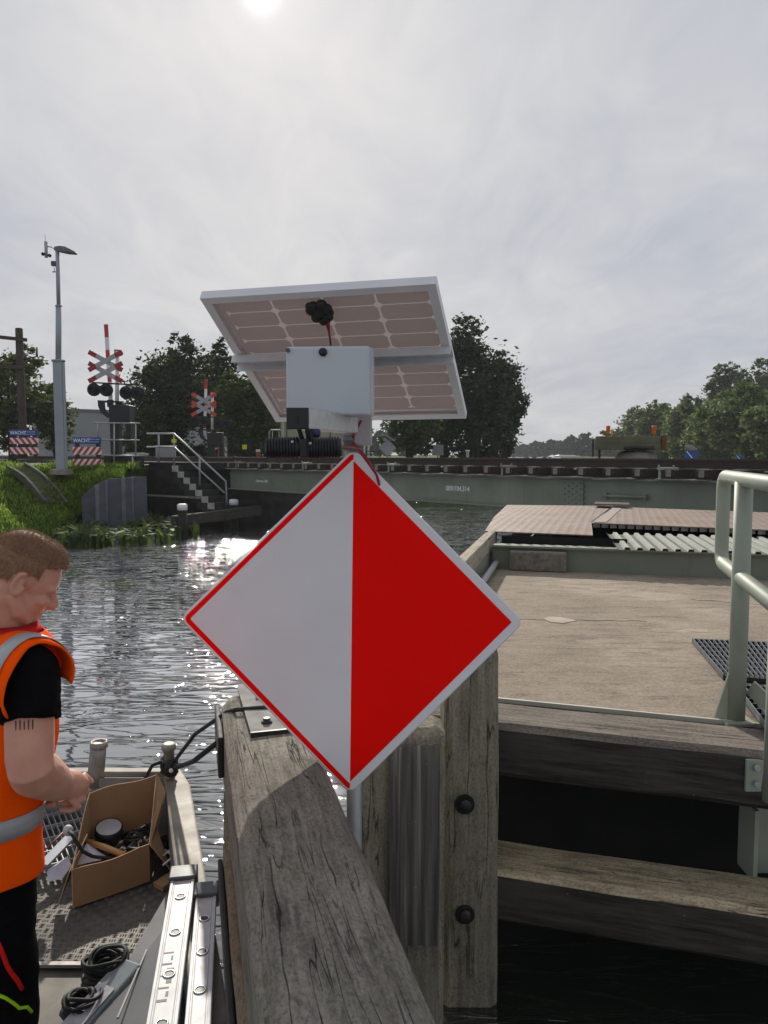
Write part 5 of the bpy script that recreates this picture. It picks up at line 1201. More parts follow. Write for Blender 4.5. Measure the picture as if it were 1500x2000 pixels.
# rope
rope_m = pm('black_rope', (.02, .02, .022), (.01, .01, .011), 60, .8, 0, .3)
bt = g2(331, 1519, z0+.03)+Vector((0, 0, z0+.02)); m = MB()
for k in range(4):
    z = bt.z+.04+k*.02; m.tube([(bt.x+.036*math.cos(a), bt.y+.036*math.sin(a), z+.008*math.sin(a*2+k)) for a in np.linspace(0, 2*math.pi, 14)[:-1]], .0095, 7, closed=True)
e1 = G(444, 1390, 1.27); e2 = G(436, 1442, 1.17)
m.tube([bt+Vector((.03, -.03, .1)), bt.lerp(e1, .5)+Vector((0, 0, .07)), e1, G(462, 1386, 1.31), G(540, 1380, 1.315), G(600, 1376, 1.315)], .009, 8)
m.tube([bt+Vector((.03, -.03, .07)), bt.lerp(e2, .5)+Vector((0, 0, .0)), e2, e2+Vector((.1, .12, 0))], .012, 8)
m.tube([bt+Vector((-.03, -.02, .1)), bt+Vector((-.07, -.04, .09)), bt+Vector((-.1, -.08, .03)), bt+Vector((-.105, -.1, -.05))], .009, 7)
m.ball(bt+Vector((.02, -.045, .085)), (.03, .025, .028), n=8)
tag(m.build('mooring_rope', rope_m), 'black mooring rope from the boat bitt to the timber beam', 'rope')
m = MB(); m.ball(bt+Vector((.028, -.068, .075)), (.011, .008, .012), n=8); tag(m.build('white_float', white_pt), 'small white ball at the black rope knot on the bitt', 'knob')
# floor grid on the bow deck
g_ = thing('deck_grid', G(100, 1620, ZB+.03), 'grey steel mesh grid lying on the bow deck behind the worker', 'grating'); m = MB()
qa, qb, qc, qd = G(60, 1690, ZB+.05), G(130, 1575, ZB+.05), G(178, 1560, ZB+.05), G(150, 1640, ZB+.05)
qa, qb, qc, qd = Vector((-1.95, 3.2, ZB+.05)), Vector((-1.2, 3.2, ZB+.05)), Vector((-1.2, 3.88, ZB+.05)), Vector((-1.95, 3.88, ZB+.05))
m2 = MB()
rotg = Matrix.Rotation(.55, 3, 'Z'); cg = (qa+qc)/2
rq = lambda x, y, z=0: cg+rotg @ Vector((x, y, z))
for i in range(29): m2.bar(rq(-.36+i*.0255, -.33), rq(-.36+i*.0255, .33), .004, .02)
m2.build('bars', galv, g_); m2 = MB()
for i in range(6): m2.bar(rq(-.37, -.32+i*.128, .004), rq(.37, -.32+i*.128, .004), .006, .02)
m2.build('cross_bars', galv, g_)

# ---------------------------------------------------------------- cardboard box and what lies in it
card = NT('brown_cardboard'); f_ = card.noise(card.mapping((1, 1, 1)), 7, 5, .6); w_ = card.wave(card.mapping((1, 1, 1)), 55, .3); card.set(card.mix(card.fr(w_, .3, 1, 0, .12), card.ramp(f_, [(.3, (.4, .25, .135)), (.7, (.33, .2, .105))]), (.28, .17, .09)), .85, 0, Specular_IOR_Level=.2); card = card.mat
card_e = pm('pale_cardboard_edge', (.5, .36, .22), (.4, .27, .16), 30, .9)
zb0 = ZB+.01
FL, FR = G(142, 1774, zb0), G(293, 1721, zb0); hBL, hBR = .32, .33
BRc = g2(306, 1513, zb0+hBR)+Vector((0, 0, zb0)); BLc = g2(175, 1548, zb0+hBL)+Vector((0, 0, zb0))
hFL, hFR = P(139, 1702, FL.y).z-zb0, P(290, 1651, FR.y).z-zb0
print('box', FL, FR, BRc, BLc, hFL, hFR)
bx = thing('cardboard_box', (FL+BRc)/2, 'open brown cardboard box full of tools and tape on the boat deck', 'box')
ups = lambda v, h: v+Vector((0, 0, h))
def wall(name, a, b, ha, hb, bulge=0, out=None):
    m = MB(); n_ = 8; d = (b-a).normalized(); nr = Vector((d.y, -d.x, 0)); f0, f1 = [], []
    for i in range(n_+1):
        t = i/n_; p = a.lerp(b, t); q = ups(p, ha+(hb-ha)*t)+nr*(out or 0)+Vector((0, 0, .006*math.sin(t*7+a.x*9))); f0.append(p+nr*bulge*math.sin(t*math.pi)); f1.append(q+nr*bulge*.6*math.sin(t*math.pi))
    th_ = nr*-.004; V = f0+f1; k = n_+1
    m.add(V, [(i, i+1, k+i+1, k+i) for i in range(n_)]); m.add([v+th_ for v in V], [(i, k+i, k+i+1, i+1) for i in range(n_)])
    m.add(f1+[v+th_ for v in f1], [(i, i+1, k+i+1, k+i) for i in range(n_)], 1)
    m.add([f0[0], f1[0], f1[0]+th_, f0[0]+th_], [(0, 1, 2, 3)], 1); m.add([f0[-1], f1[-1], f1[-1]+th_, f0[-1]+th_], [(3, 2, 1, 0)], 1)
    return m.build(name, [card, card_e], bx)
wall('front_wall', FL, FR, hFL, hFR, .004); wall('back_wall', BRc, BLc, hBR, hBL, .006); wall('left_wall', BLc, FL, hBL, hFL, .01); wall('right_wall', FR, BRc, hFR, hBR, .004)
m = MB(); m.prism([FL, FR, BRc, BLc], (0, 0, .004)); m.build('bottom', card, bx)
def flap(name, pts): 
    m = MB(); n_ = (Vector(pts[1])-Vector(pts[0])).cross(Vector(pts[2])-Vector(pts[0])).normalized()*.004; m.prism(pts, n_, 0, 1); m.build(name, [card, card_e], bx)
TRf, TRb = ups(FR, hFR), ups(BRc, hBR)
flap('right_flap', [TRf+Vector((.006, .0, .0)), TRb+Vector((.006, .0, 0)), TRb+Vector((.055, -.05, -.06)), TRb+Vector((.06, -.2, -.17)), TRf+Vector((.085, .03, -.13))])
TLf = ups(FL, hFL)
flap('left_flap', [TLf+Vector((-.006, -.002, 0)), TLf+Vector((-.006, .19, .06)), TLf+Vector((-.05, .16, -.06)), TLf+Vector((-.06, -.0, -.15))])
ZT = ZB+.10
tp = MB(); ZT += .03; c = G(212, 1612, ZT+.05); tp.lathe((c.x, c.y, ZT-.01), (.1, -.22, 1), [(.03, .005), (.03, .06), (.06, .06), (.06, .0)], 26, 0); tp.lathe(Vector((c.x, c.y, ZT-.01)), (.1, -.22, 1), [(.054, .0602), (.054, .0612)], 24, 1)
tag(tp.build('tape_roll', [blk, pm('grey_tape_side', (.4, .4, .43), (.33, .33, .36), 9, .5)]), 'thick black tape roll lying in the cardboard box', 'tape roll'); ZT -= .03
m = MB(); a, b = G(166, 1642, ZT+.06), G(243, 1668, ZT+.05); m.tube([a, a.lerp(b, .5), b+Vector((0, 0, -.005))], [.011, .014, .013], 12); tag(m.build('tool_handle', pm('varnished_wood_handle', (.5, .28, .09), (.42, .22, .065), 8, .4)), 'yellow wooden hammer handle in the cardboard box', 'handle')
m = MB(); pts = [G(136, 1625, ZT+.16), G(143, 1632, ZT+.17), G(150, 1645, ZT+.14), G(162, 1663, ZT+.1), G(180, 1672, ZT+.07), G(205, 1676, ZT+.05), G(225, 1680, ZT+.03)]; m.tube(pts, .0085, 10); tag(m.build('black_hose', rubber), 'bent black hose hanging over the left rim of the box', 'hose')
m = MB(); c = G(133, 1622, ZT+.15); m.ball(c, (.022, .02, .024), n=9); m.tube([c, c+Vector((-.02, .03, -.02))], .014, 8); tag(m.build('hose_cap', pm('pale_grey_cap', (.5, .5, .52), None, 9, .4)), 'pale round cap at the end of the black hose', 'cap')
rc = random.Random(5); m = MB()
for k in range(9):   # coiled cable
    c = G(266+rc.uniform(-8, 8), 1625+rc.uniform(-5, 6), ZT-.03+k*.006); r = .05+rc.uniform(-.012, .014); tl = rc.uniform(-.15, .15)
    m.tube([(c.x+r*math.cos(a)*1.2, c.y+r*math.sin(a), c.z+tl*r*math.cos(a)) for a in np.linspace(0, 2*math.pi, 18)[:-1]], .0045, 6, closed=True)
tag(m.build('cable_coil', pm('glossy_dark_cable', (.03, .028, .028), (.016, .015, .015), 20, .25)), 'glossy dark coiled cable in the cardboard box', 'cable coil')
m = MB()
for k in range(80):
    x, y = rc.uniform(175, 298), rc.uniform(1585, 1662)
    p = G(x, y, ZT+rc.uniform(-.02, .02)); d = Vector((rc.uniform(-1, 1), rc.uniform(-1, 1), rc.uniform(-.3, .5))).normalized(); l = rc.uniform(.015, .05)
    if k % 3: m.tube([p-d*l, p+d*l], rc.uniform(.003, .008), 6, k % 2)
    else: m.lathe(p, d, [(.006, 0), (.012, 0), (.012, .008), (.006, .008)], 6, k % 2)
tag(m.build('hardware', [alu, blk]), 'loose bolts, clamps and fittings heaped in the cardboard box', 'hardware', kind='stuff')
m = MB(); p = [G(150, 1690, ZT+.03), G(170, 1645, ZT+.06), G(200, 1668, ZT+.03), G(215, 1676, ZT+.03)]
m.add(p+[(p[0]+p[2])/2+Vector((0, 0, .02))], [(0, 1, 4), (1, 2, 4), (2, 3, 4), (3, 0, 4)]); tag(m.build('paper_sheet', pm('white_lilac_paper', (.62, .6, .7), (.56, .55, .64), 6, .8)), 'folded white paper inside the left corner of the box', 'paper')
m = MB(); M_ = []
q0 = [G(90, 1700, ZB+.04), G(132, 1672, ZB+.08), G(140, 1690, ZB+.07), G(122, 1716, ZB+.03), G(96, 1722, ZB+.02)]; cc = sum(q0, Vector())/5+Vector((0, 0, .03))
m.add(q0+[cc], [(i, (i+1) % 5, 5) for i in range(5)]); tag(m.build('crumpled_paper', MATS['white_lilac_paper']), 'crumpled pale paper between the worker and the cardboard box', 'paper')
m = MB(); a, b = G(84, 1690, ZB+.1), G(140, 1632, ZB+.14); m.bar(a, b, .05, .012); tag(m.build('aluminium_strip', alu, bevel=.002), 'shiny aluminium strip leaning between the worker and the box', 'metal strip')
m = MB(); m.tube([a+Vector((-.035, .03, .02)), b+Vector((-.03, .04, .02))], .004, 6); tag(m.build('red_wire', cable_red), 'thin red wire beside the shiny aluminium strip', 'wire')
# clutter beside the box
m = MB()
for k in range(16):
    c = G(rc.uniform(325, 352), rc.uniform(1640, 1700), ZB+.05); pts = [c+Vector((rc.uniform(-.05, .05), rc.uniform(-.06, .06), rc.uniform(-.02, .05))) for _ in range(5)]; m.tube(pts, rc.uniform(.004, .009), 6)
tag(m.build('cable_tangle', blk), 'tangle of black cables squeezed between the box and the boat side', 'cables')
m = MB()
for x0, y0, x1, y1 in ((318, 1672, 355, 1652), (318, 1690, 352, 1672), (322, 1660, 350, 1690), (335, 1668, 340, 1700)):
    a, b = G(x0, y0, ZB+.1), G(x1, y1, ZB+.11); m.tube([a, a.lerp(b, .5)+Vector((0, 0, .012)), b], .0045, 6)
tag(m.build('white_cable_ties', pm('white_plastic', (.7, .7, .7), None, 8, .4)), 'white cable ties on the black cable tangle', 'cable ties')
m = MB(); c = G(338, 1613, ZB+.14); m.lathe(c, (.3, -.5, .8), [(.02, -.04), (.02, 0), (.026, 0), (.026, .02), (.015, .024)], 14); tag(m.build('blue_cap', pm('bright_blue_plastic', (.02, .14, .5), None, 8, .35)), 'bright blue bottle cap right of the cardboard box', 'cap')
m = MB(); m.ball(G(345, 1625, ZB+.09), (.035, .03, .03), n=8); tag(m.build('dark_bottle', blk), 'small dark bottle lying below the bright blue cap', 'bottle')
m = MB(); q0 = [G(300, 1732, ZB+.005), G(330, 1712, ZB+.005), G(336, 1728, ZB+.005), G(318, 1742, ZB+.005)]; m.prism(q0, (0, 0, .02)); tag(m.build('cardboard_scrap', card), 'torn cardboard scrap below the right flap of the box', 'scrap')

# ---------------------------------------------------------------- ladder (two sections lying on edge)
lad = thing('ladder', (-.6, 2.4, ZF), 'folded aluminium ladder with grey plastic end caps lying in the boat', 'ladder')
lad_alu = pm('matt_ladder_aluminium', (.54, .55, .57), (.46, .47, .49), 14, .45, .0, .02)
lblue = pm('grey_ladder_cap', (.1, .115, .13), (.075, .085, .095), 9, .5)
for (a, b, wd2, cap_lab) in ((P(358, 1712, 2.66), P(316, 2000, 1.95), .084, 0), (P(403, 1745, 2.57), P(386, 2000, 1.95), .07, 1)):
    b = a+(b-a)*1.25; d = (b-a).normalized(); sd = (Vector((1, 0, 0))-d*d.x).normalized(); nrm = d.cross(sd).normalized()
    if nrm.z < 0: sd = -sd; nrm = -nrm
    st_ = MB()
    M = Matrix((d, sd, nrm)).transposed().to_4x4(); M.translation = a; L = (b-a).length
    k = MB(); k.box((L/2, 0, -.012), (L, wd2, .024)); 
    for s in (-1, 1): k.box((L/2, s*(wd2/2-.006), .0015), (L-.002, .01, .004)); k.box((L/2, s*(wd2/2-.016), .0008), (L-.004, .003, .0025))
    sty = k.build('stile', lad_alu, lad, M=M, local=True, bevel=.0015)
    k = MB(); k.box((L/2, 0, -.4), (L, wd2, .024)); k.build('stile', lad_alu, lad, M=M, local=True, bevel=.0015)
    for t in (.14, .36, .58, .8):
        k = MB(); k.cyl((L*(t+.05*cap_lab), 0, -.012), (L*(t+.05*cap_lab), 0, -.4), .014, 14); k.build('rung', alu_pale, lad, M=M, local=True)
        k = MB(); k.lathe((L*(t+.05*cap_lab), 0, 0), (0, 0, 1), [(.0185, 0), (.0185, .003), (.0135, .003), (.0125, -.004)], 18, 0); k.build('rung_end', alu, sty, M=M, local=True)
        k = MB(); k.lathe((L*(t+.05*cap_lab), 0, 0), (0, 0, 1), [(.0125, .0002), (.0125, .0012)], 16); k.build('rung_hole', blk, sty, M=M, local=True)
    k = MB(); k.box((-.01, 0, -.008), (.075, wd2+.014, .046)); k.box((-.045, 0, -.03), (.02, wd2+.014, .09)); k.build('end_cap', lblue, lad, M=M, local=True, bevel=.005)
    if not cap_lab:   # worn printed label on the stile
        k = MB()
        for i, (w0, l0) in enumerate(((.03, .006), (.006, .02), (.03, .008), (.022, .012), (.03, .004), (.016, .016), (.03, .006), (.008, .02), (.028, .01))): k.box((L*.47+i*.026, -.004+(.006 if i % 2 else -.006), .0003), (l0, w0, .0008))
        k.build('worn_label', pm('faded_dark_print', (.1, .1, .13), (.2, .2, .23), 40, .6), sty, M=M, local=True)
m = MB(); q0 = [P(326, 1745, 2.9), P(330, 1800, 2.75), P(330, 2100, 2.0), P(120, 2100, 2.15), P(172, 2010, 2.3), P(268, 1850, 2.7)]
m.prism(q0, (.004, .006, -.004)); m.bar(P(300, 1830, 2.72)+Vector((0, -.01, .01)), P(232, 1990, 2.26)+Vector((0, -.01, .01)), .006, .006); tag(m.build('grey_panel', pm('matt_grey_sheet', (.15, .156, .162), (.12, .125, .13), 5, .6, .1)), 'matt grey sheet panel leaning under the left side of the ladder', 'panel')
def coil(name, x, y, r0, n_, rad, label, mt):
    m = MB(); c = G(x, y, ZF+.03)
    for k in range(n_):
        r = r0*rc.uniform(.72, 1.08); ox, oy, tl, ph = rc.uniform(-.014, .014), rc.uniform(-.014, .014), rc.uniform(-.3, .3), rc.uniform(0, 6); z = c.z+k*rad*.7
        m.tube([(c.x+ox+r*math.cos(a), c.y+oy+r*.9*math.sin(a), max(ZF+rad, z+tl*r*math.cos(a+ph)+.004*math.sin(3*a+k))) for a in np.linspace(0, 2*math.pi, 22)[:-1]], rad, 6, closed=True)
    tag(m.build(name, mt), label, 'cable coil')
coil('black_cable_coil', 208, 1912, .07, 20, .0062, 'coil of thick black cable on the boat floor beside the grey panel', rubber)
coil('black_hose_coil', 160, 1975, .05, 14, .0065, 'small black hose coil at the left of the clear plastic case', rubber)
clear = NT('clear_plastic'); clear.set((.5, .58, .6), .15, 0, Transmission_Weight=.5, IOR=1.3); clear = clear.mat
pc = MB(); c = G(196, 1960, ZF+.05); Mx = frame((.45, .9, .25)); pc.box(c, (.3, .09, .06), Mx); tag(pc.build('plastic_case', clear, bevel=.006), 'clear grey plastic case lying on the boat floor', 'case')
pc = MB(); pc.box(c+Mx.to_3x3() @ Vector((-.04, 0, .034)), (.16, .07, .004), Mx); tag(pc.build('label_card', pm('printed_card', (.6, .6, .62), (.3, .3, .33), 12, .7)), 'grey printed card on top of the clear plastic case', 'card')

# ================================================================ THE WORKER
def merged(mb, vox, smooth=4):
    """one continuous skin from overlapping closed shapes"""
    me = bpy.data.meshes.new('tmp'); me.from_pydata([tuple(v) for v in mb.v], [], mb.f); bm = bmesh.new(); bm.from_mesh(me); bmesh.ops.recalc_face_normals(bm, faces=bm.faces); bm.to_mesh(me); bm.free()
    o = bpy.data.objects.new('tmp', me); COL.objects.link(o); r = o.modifiers.new('r', 'REMESH'); r.mode = 'VOXEL'; r.voxel_size = vox
    s = o.modifiers.new('s', 'SMOOTH'); s.iterations = smooth; s.factor = .5
    bpy.context.view_layer.update(); out = bpy.data.meshes.new_from_object(o.evaluated_get(bpy.context.evaluated_depsgraph_get())); bpy.data.objects.remove(o)
    out.polygons.foreach_set('use_smooth', [True]*len(out.polygons)); return out
def place(name, me, mat_, parent):
    me.transform(WM[parent].inverted()); me.materials.clear(); me.materials.append(mat_); return link(name, me, parent)
def skin_mat():
    t = NT('skin'); f = t.noise(t.mapping(), 16, 5, .6); g = t.noise(t.mapping(), 90, 3)
    t.set(t.ramp(f, [(.3, (.5, .235, .165)), (.7, (.58, .3, .215))]), .48, 0, Subsurface_Weight=.15, Specular_IOR_Level=.4); t.b.inputs['Subsurface Radius'].default_value = (.012, .005, .003); t.bump(g, .12, .004); return t.mat
skin = skin_mat()
def hair_mat():
    t = NT('short_brown_hair'); f = t.noise(t.mapping((60, 60, 160)), 4, 3, .7); t.set(t.ramp(f, [(.3, (.17, .09, .05)), (.7, (.42, .25, .15))]), .6, 0, Specular_IOR_Level=.3); t.bump(f, .3, .003); return t.mat
hair_m = hair_mat()
def cloth(name, c1, c2, rough=.85, bump=.25):
    t = NT(name); f = t.noise(t.mapping(), 7, 5, .6); w = t.noise(t.mapping(), 220, 2); t.set(t.ramp(f, [(.3, c1), (.7, c2)]), rough, 0, Specular_IOR_Level=.06); t.bump(t.math('ADD', f, t.math('MULTIPLY', w, .3)), bump, .02); return t.mat
vest_m = cloth('fluorescent_orange_cloth', (1.0, .105, .001), (.96, .085, .001)); tee_m = cloth('black_tshirt_cloth', (.005, .005, .006), (.003, .003, .004)); pants_m = cloth('black_trouser_cloth', (.006, .006, .008), (.004, .004, .005))
band_m = pm('grey_reflective_tape', (.4, .41, .43), (.34, .35, .37), 10, .45, .1); collar_m = cloth('red_collar_cloth', (.6, .03, .03), (.5, .02, .02))
MAN = thing('person', (-1.12, 2.1, ZF), 'man in an orange safety vest, black shirt and black trousers looking down at his hands', 'person')
yaw = R_(45); fw = Vector((math.cos(yaw), math.sin(yaw), 0)); lf = Vector((-math.sin(yaw), math.cos(yaw), 0))
SRj = P(58, 1312, 1.98); tc_ = SRj+lf*.19; neck = tc_+fw*.005+Vector((0, 0, .07)); hipc = Vector((tc_.x-.07, tc_.y-.02, 1.2))
def ell(c, a, b, n=28, sq=2.4, dent=0):
    out = []
    for i in range(n):
        t = 2*math.pi*i/n; cx, sx = math.cos(t), math.sin(t); x = math.copysign(abs(cx)**(2/sq), cx); y = math.copysign(abs(sx)**(2/sq), sx); out.append(c+lf*(a*x)+fw*(b*y))
    return out
# head
hy = R_(30); hp = R_(31); hc = P(43, 1131, 2.13)
Rh = Matrix.Rotation(hy, 3, 'Z') @ Matrix.Rotation(hp, 3, 'Y')
H = lambda x, y, z: hc+Rh @ Vector((x, y, z))
body = MB(); Mh = Rh.to_4x4(); HN = 20
body.ball(H(-.012, 0, .035), (.099, .077, .088), n=HN, M=Mh)
body.ball(H(.03, 0, .02), (.066, .066, .075), n=HN, M=Mh)
body.ball(H(.045, 0, -.035), (.05, .056, .062), n=HN, M=Mh)
body.ball(H(.05, 0, -.08), (.04, .043, .03), n=HN, M=Mh); body.ball(H(.075, 0, -.097), (.02, .022, .018), n=12, M=Mh)
body.ball(H(.0, 0, -.05), (.06, .062, .06), n=HN, M=Mh)
for s in (-1, 1):
    body.tube([H(-.005, s*.055, -.04), H(.03, s*.05, -.082), H(.068, s*.022, -.098)], [.022, .02, .016], 12)
    body.ball(H(.07, s*.032, .011), (.024, .026, .014), n=10, M=Mh); body.ball(H(.066, s*.042, -.028), (.024, .02, .018), n=10, M=Mh)
    ea = Rh @ Matrix.Rotation(s*-.3, 3, 'Z') @ Matrix.Rotation(.2, 3, 'Y')
    body.tube([H(-.012+.016*math.sin(a)*-1*.9, s*(.074+.010), -.008+.03*math.cos(a)) for a in np.linspace(-.4, 2*math.pi-1.6, 14)], [.006]*9+[.0058, .006, .0068, .0072, .0065], 8)
    body.ball(H(-.012, s*.074, -.01), (.013, .01, .026), n=10, M=ea.to_4x4()); body.ball(H(-.004, s*.077, -.036), (.008, .007, .01), n=8, M=Mh)
body.tube([H(.084, 0, .012), H(.098, 0, -.008), H(.112, 0, -.026), H(.112, 0, -.034), H(.092, 0, -.04)], [.01, .0105, .0125, .012, .011], 12)
for s in (-1, 1): body.ball(H(.096, s*.012, -.033), (.012, .009, .009), n=8, M=Mh)
body.tube([H(.083, -.02, -.062), H(.093, 0, -.06), H(.083, .02, -.062)], [.005, .008, .005], 8); body.tube([H(.081, -.018, -.072), H(.091, 0, -.072), H(.081, .018, -.072)], [.005, .009, .005], 8)
body.tube([H(-.02, 0, -.02), H(-.035, 0, -.09), neck+Vector((0, 0, .02)), neck+Vector((0, 0, -.08))], [.064, .06, .064, .085], 18)
# trunk and legs inside the clothes, arms
body.loft([ell(tc_+Vector((0, 0, .04)), .08, .07), ell(tc_, .17, .09), ell(tc_+Vector((0, 0, -.15)), .17, .1), ell(hipc+Vector((0, 0, .1)), .15, .095), ell(hipc, .155, .095), ell(hipc+Vector((0, 0, -.12)), .15, .1)])
EL = P(58, 1500, 1.885); WR = P(112, 1532, 2.04)
body.tube([SRj+Vector((0, 0, .0)), SRj.lerp(EL, .3), SRj.lerp(EL, .62), SRj.lerp(EL, .9), EL+Vector((.005, .0, 0)), EL.lerp(WR, .15)+Vector((0, 0, -.004)), EL.lerp(WR, .4), EL.lerp(WR, .75), WR], [.058, .061, .06, .058, .058, .061, .06, .053, .045], 18)
hd = (WR-EL).normalized(); pal = WR+Vector((.024, .05, -.022))
body.tube([WR, WR.lerp(pal, .45), pal], [.043, .042, .04], 14); body.ball(pal, (.042, .036, .034), n=12)
HX, HB = (pal-WR).normalized(), None
tips = []
for k in range(4):   # four fingers curling back towards the body, each its own chain
    b0 = pal+Vector((.02-.004*k, .032-.02*k, .012-.016*k)); l = (.9, 1, .95, .78)[k]
    k1 = b0+Vector((.016, .006, -.022))*l; k2 = k1+Vector((-.03, .004, -.016))*l; k3 = k2+Vector((-.032, -.002, .003))*l
    body.tube([pal+Vector((0, .014-.01*k, 0)), b0, k1, k2, k3], [.012, .0115, .0105, .0095, .0075], 10); body.ball(k3, .0078, n=8)
body.tube([WR.lerp(pal, .4)+Vector((0, -.015, 0)), pal+Vector((-.02, -.03, -.018)), pal+Vector((-.045, -.012, -.03)), pal+Vector((-.072, .0, -.026))], [.015, .0125, .011, .0085], 10)
# far arm meeting the hand
SLj = tc_+lf*.19; EL2 = SLj+fw*.08+Vector((0, 0, -.3)); WR2 = pal+Vector((-.1, .1, -.03))
body.tube([SLj, SLj.lerp(EL2, .5), EL2, EL2.lerp(WR2, .35), WR2], [.058, .055, .047, .045, .031], 14)
pal2 = WR2+Vector((.02, -.06, -.012)); body.ball(pal2, (.032, .036, .024), n=10); body.tube([WR2, pal2], [.03, .032], 10)
for k in range(4):
    b0 = pal2+Vector((-.02+.014*k, -.025, -.005)); body.tube([pal2, b0, b0+Vector((.004, -.022, -.01)), b0+Vector((.012, -.035, -.002))], [.011, .0105, .0095, .0078], 8)
for s, side_ in ((-1, 0), (1, 1)):
    hj = hipc+lf*(s*.085)+Vector((0, 0, -.05)); kn = hj+fw*.03+Vector((0, 0, -.37)); an = kn+fw*-.02+Vector((0, 0, -.3))
    body.tube([hj, hj.lerp(kn, .5), kn, kn.lerp(an, .35), an], [.08, .07, .052, .05, .036], 14)
    body.tube([an, Vector((an.x, an.y, ZF+.03))-fw*.04], [.036, .03], 10)
bm_ = merged(body, .0045, 4); BV = BVHTree.FromPolygons([v.co.copy() for v in bm_.vertices], [tuple(p.vertices) for p in bm_.polygons])
bodyo = place('body', bm_, skin, MAN)
for s in (-1, 1):
    m = MB(); m.ball(H(.0745, s*.03, -.002), .0105, n=8); m.build('eye', pm('eye_white', (.6, .58, .55), None, 8, .2) if 'eye_white' not in MATS else MATS['eye_white'], MAN)
    m = MB(); m.ball(H(.082, s*.031, -.006), .0034, n=6); m.build('pupil', blk, MAN)
    m = MB(); m.tube([H(.083, s*.012, .014), H(.09, s*.026, .02), H(.08, s*.047, .016)], .0035, 6); m.build('eyebrow', hair_m, MAN)
m = MB()   # five small tally marks tattooed on the upper arm
for k in range(5):
    pts = []
    for j in range(4):
        r = ray(31+k*8.2, 1408+j*(6.2+.5*math.sin(k*2.3))-(k*.5)+1.5*math.sin(k*4)); hit = BV.ray_cast(Vector((0, 0, EYE)), r.normalized())
        if hit[0] is not None: pts.append(hit[0]+hit[1]*.0006)
    if len(pts) > 2: m.tube(pts, [.0012, .002, .0017, .001][:len(pts)], 5)
if m.v: m.build('tattoo', pm('tattoo_ink', (.11, .065, .06), None, 30, .6), MAN)
# hair: a cap over the cranium plus short strands
hm = MB(); hm.ball(H(-.016, 0, .042), (.1015, .0805, .0895), n=24, M=Mh); hm.ball(H(.02, 0, .058), (.072, .069, .071), n=20, M=Mh)
cut = []
def hairline(p):
    q = Rh.transposed() @ (p-hc); x, y, z = q
    low = -.055 if x < -.055 else (-.02 if x < -.035 else (.012 if x < .03 else .058+(x-.03)*.35))
    if x < .03 and x > -.03 and abs(y) > .06: low = .022
    return z > low
me = merged(hm, .005, 2); bmh = bmesh.new(); bmh.from_mesh(me); bmesh.ops.delete(bmh, geom=[v for v in bmh.verts if not hairline(v.co)], context='VERTS')
for v in bmh.verts: v.co += (v.co-hc).normalized()*.0012*noise.noise(v.co*40)
strands = [(v.co.copy(), v.normal.copy()) for v in bmh.verts]
bmh.to_mesh(me); bmh.free(); hairo = place('hair', me, hair_m, MAN)
rs = random.Random(2); V = []; F = []
for _ in range(22000):
    p, n_ = rs.choice(strands); q = Rh.transposed() @ (p-hc); top = q.z > .06; p = p+Vector((rs.uniform(-.003, .003), rs.uniform(-.003, .003), rs.uniform(-.003, .003)))
    d = (n_*1.0+Rh @ Vector((.7 if top else -.2, 0, .3 if top else -.7))*.9+Vector((rs.uniform(-.4, .4), rs.uniform(-.4, .4), rs.uniform(-.4, .4)))).normalized(); l = rs.uniform(.004, .011 if top else .006)
    s = d.cross(n_).normalized()*.0006 if d.cross(n_).length > 1e-4 else Vector((.0009, 0, 0)); k = len(V); V += [p-s, p+s, p+d*l]; F.append((k, k+1, k+2))
m = MB(); m.v = V; m.f = F; m.m = [0]*len(F); m.sm = [False]*len(F)
me = bpy.data.meshes.new('strands'); me.from_pydata([tuple(WM[hairo].inverted() @ v) for v in V], [], F); me.materials.append(hair_m); so = link('strands', me, hairo); so['kind'] = 'stuff'
# t-shirt sleeves
tm = MB(); s_end = SRj.lerp(EL, .52)
tm.tube([SRj+lf*.06+Vector((0, 0, .0)), SRj, SRj.lerp(EL, .25), SRj.lerp(EL, .45), s_end], [.07, .072, .077, .077, .078], 20); tm.ball(SRj+Vector((.0, .0, .0)), .073, n=12)
tm.tube([SLj-lf*.06, SLj, SLj.lerp(EL2, .5)], [.075, .075, .072], 16)
tm.loft([ell(tc_+Vector((0, 0, .075)), .085, .078), ell(tc_+Vector((0, 0, .02)), .16, .1), ell(tc_+Vector((0, 0, -.18)), .178, .11), ell(hipc+Vector((0, 0, .05)), .162, .104)])
tme = merged(tm, .006, 3)
for v, nv in [(v, v.normal.copy()) for v in tme.vertices]: v.co += nv*(.004*noise.noise(v.co*18)+.003*noise.noise(v.co*40))
place('tshirt', tme, tee_m, MAN)
# vest: open tube with arm cut-outs, built as cloth rings and shoulder straps
VR = [(tc_+Vector((0, 0, .075)), .112, .096), (tc_+Vector((0, 0, .045)), .18, .11), (tc_+Vector((0, 0, .0)), .205, .124), (tc_+Vector((0, 0, -.08)), .2, .112), (tc_+Vector((0, 0, -.2)), .188, .108), (tc_.lerp(hipc, .62)+Vector((0, 0, -.02)), .186, .126), (hipc+Vector((0, 0, .08)), .188, .132), (hipc+Vector((0, 0, .0)), .194, .135), (hipc+Vector((0, 0, -.055)), .196, .137)]
vm = MB(); NV_ = 56
def vring(t):
    t = max(0, min(len(VR)-1.0001, t)); i = int(t); f = t-i; (c0, a0, b0), (c1, a1, b1) = VR[i], VR[i+1]
    return ell(c0.lerp(c1, f), a0+(a1-a0)*f, b0+(b1-b0)*f, NV_, 2.5)
rings = [vring(i*8/40) for i in range(41)]
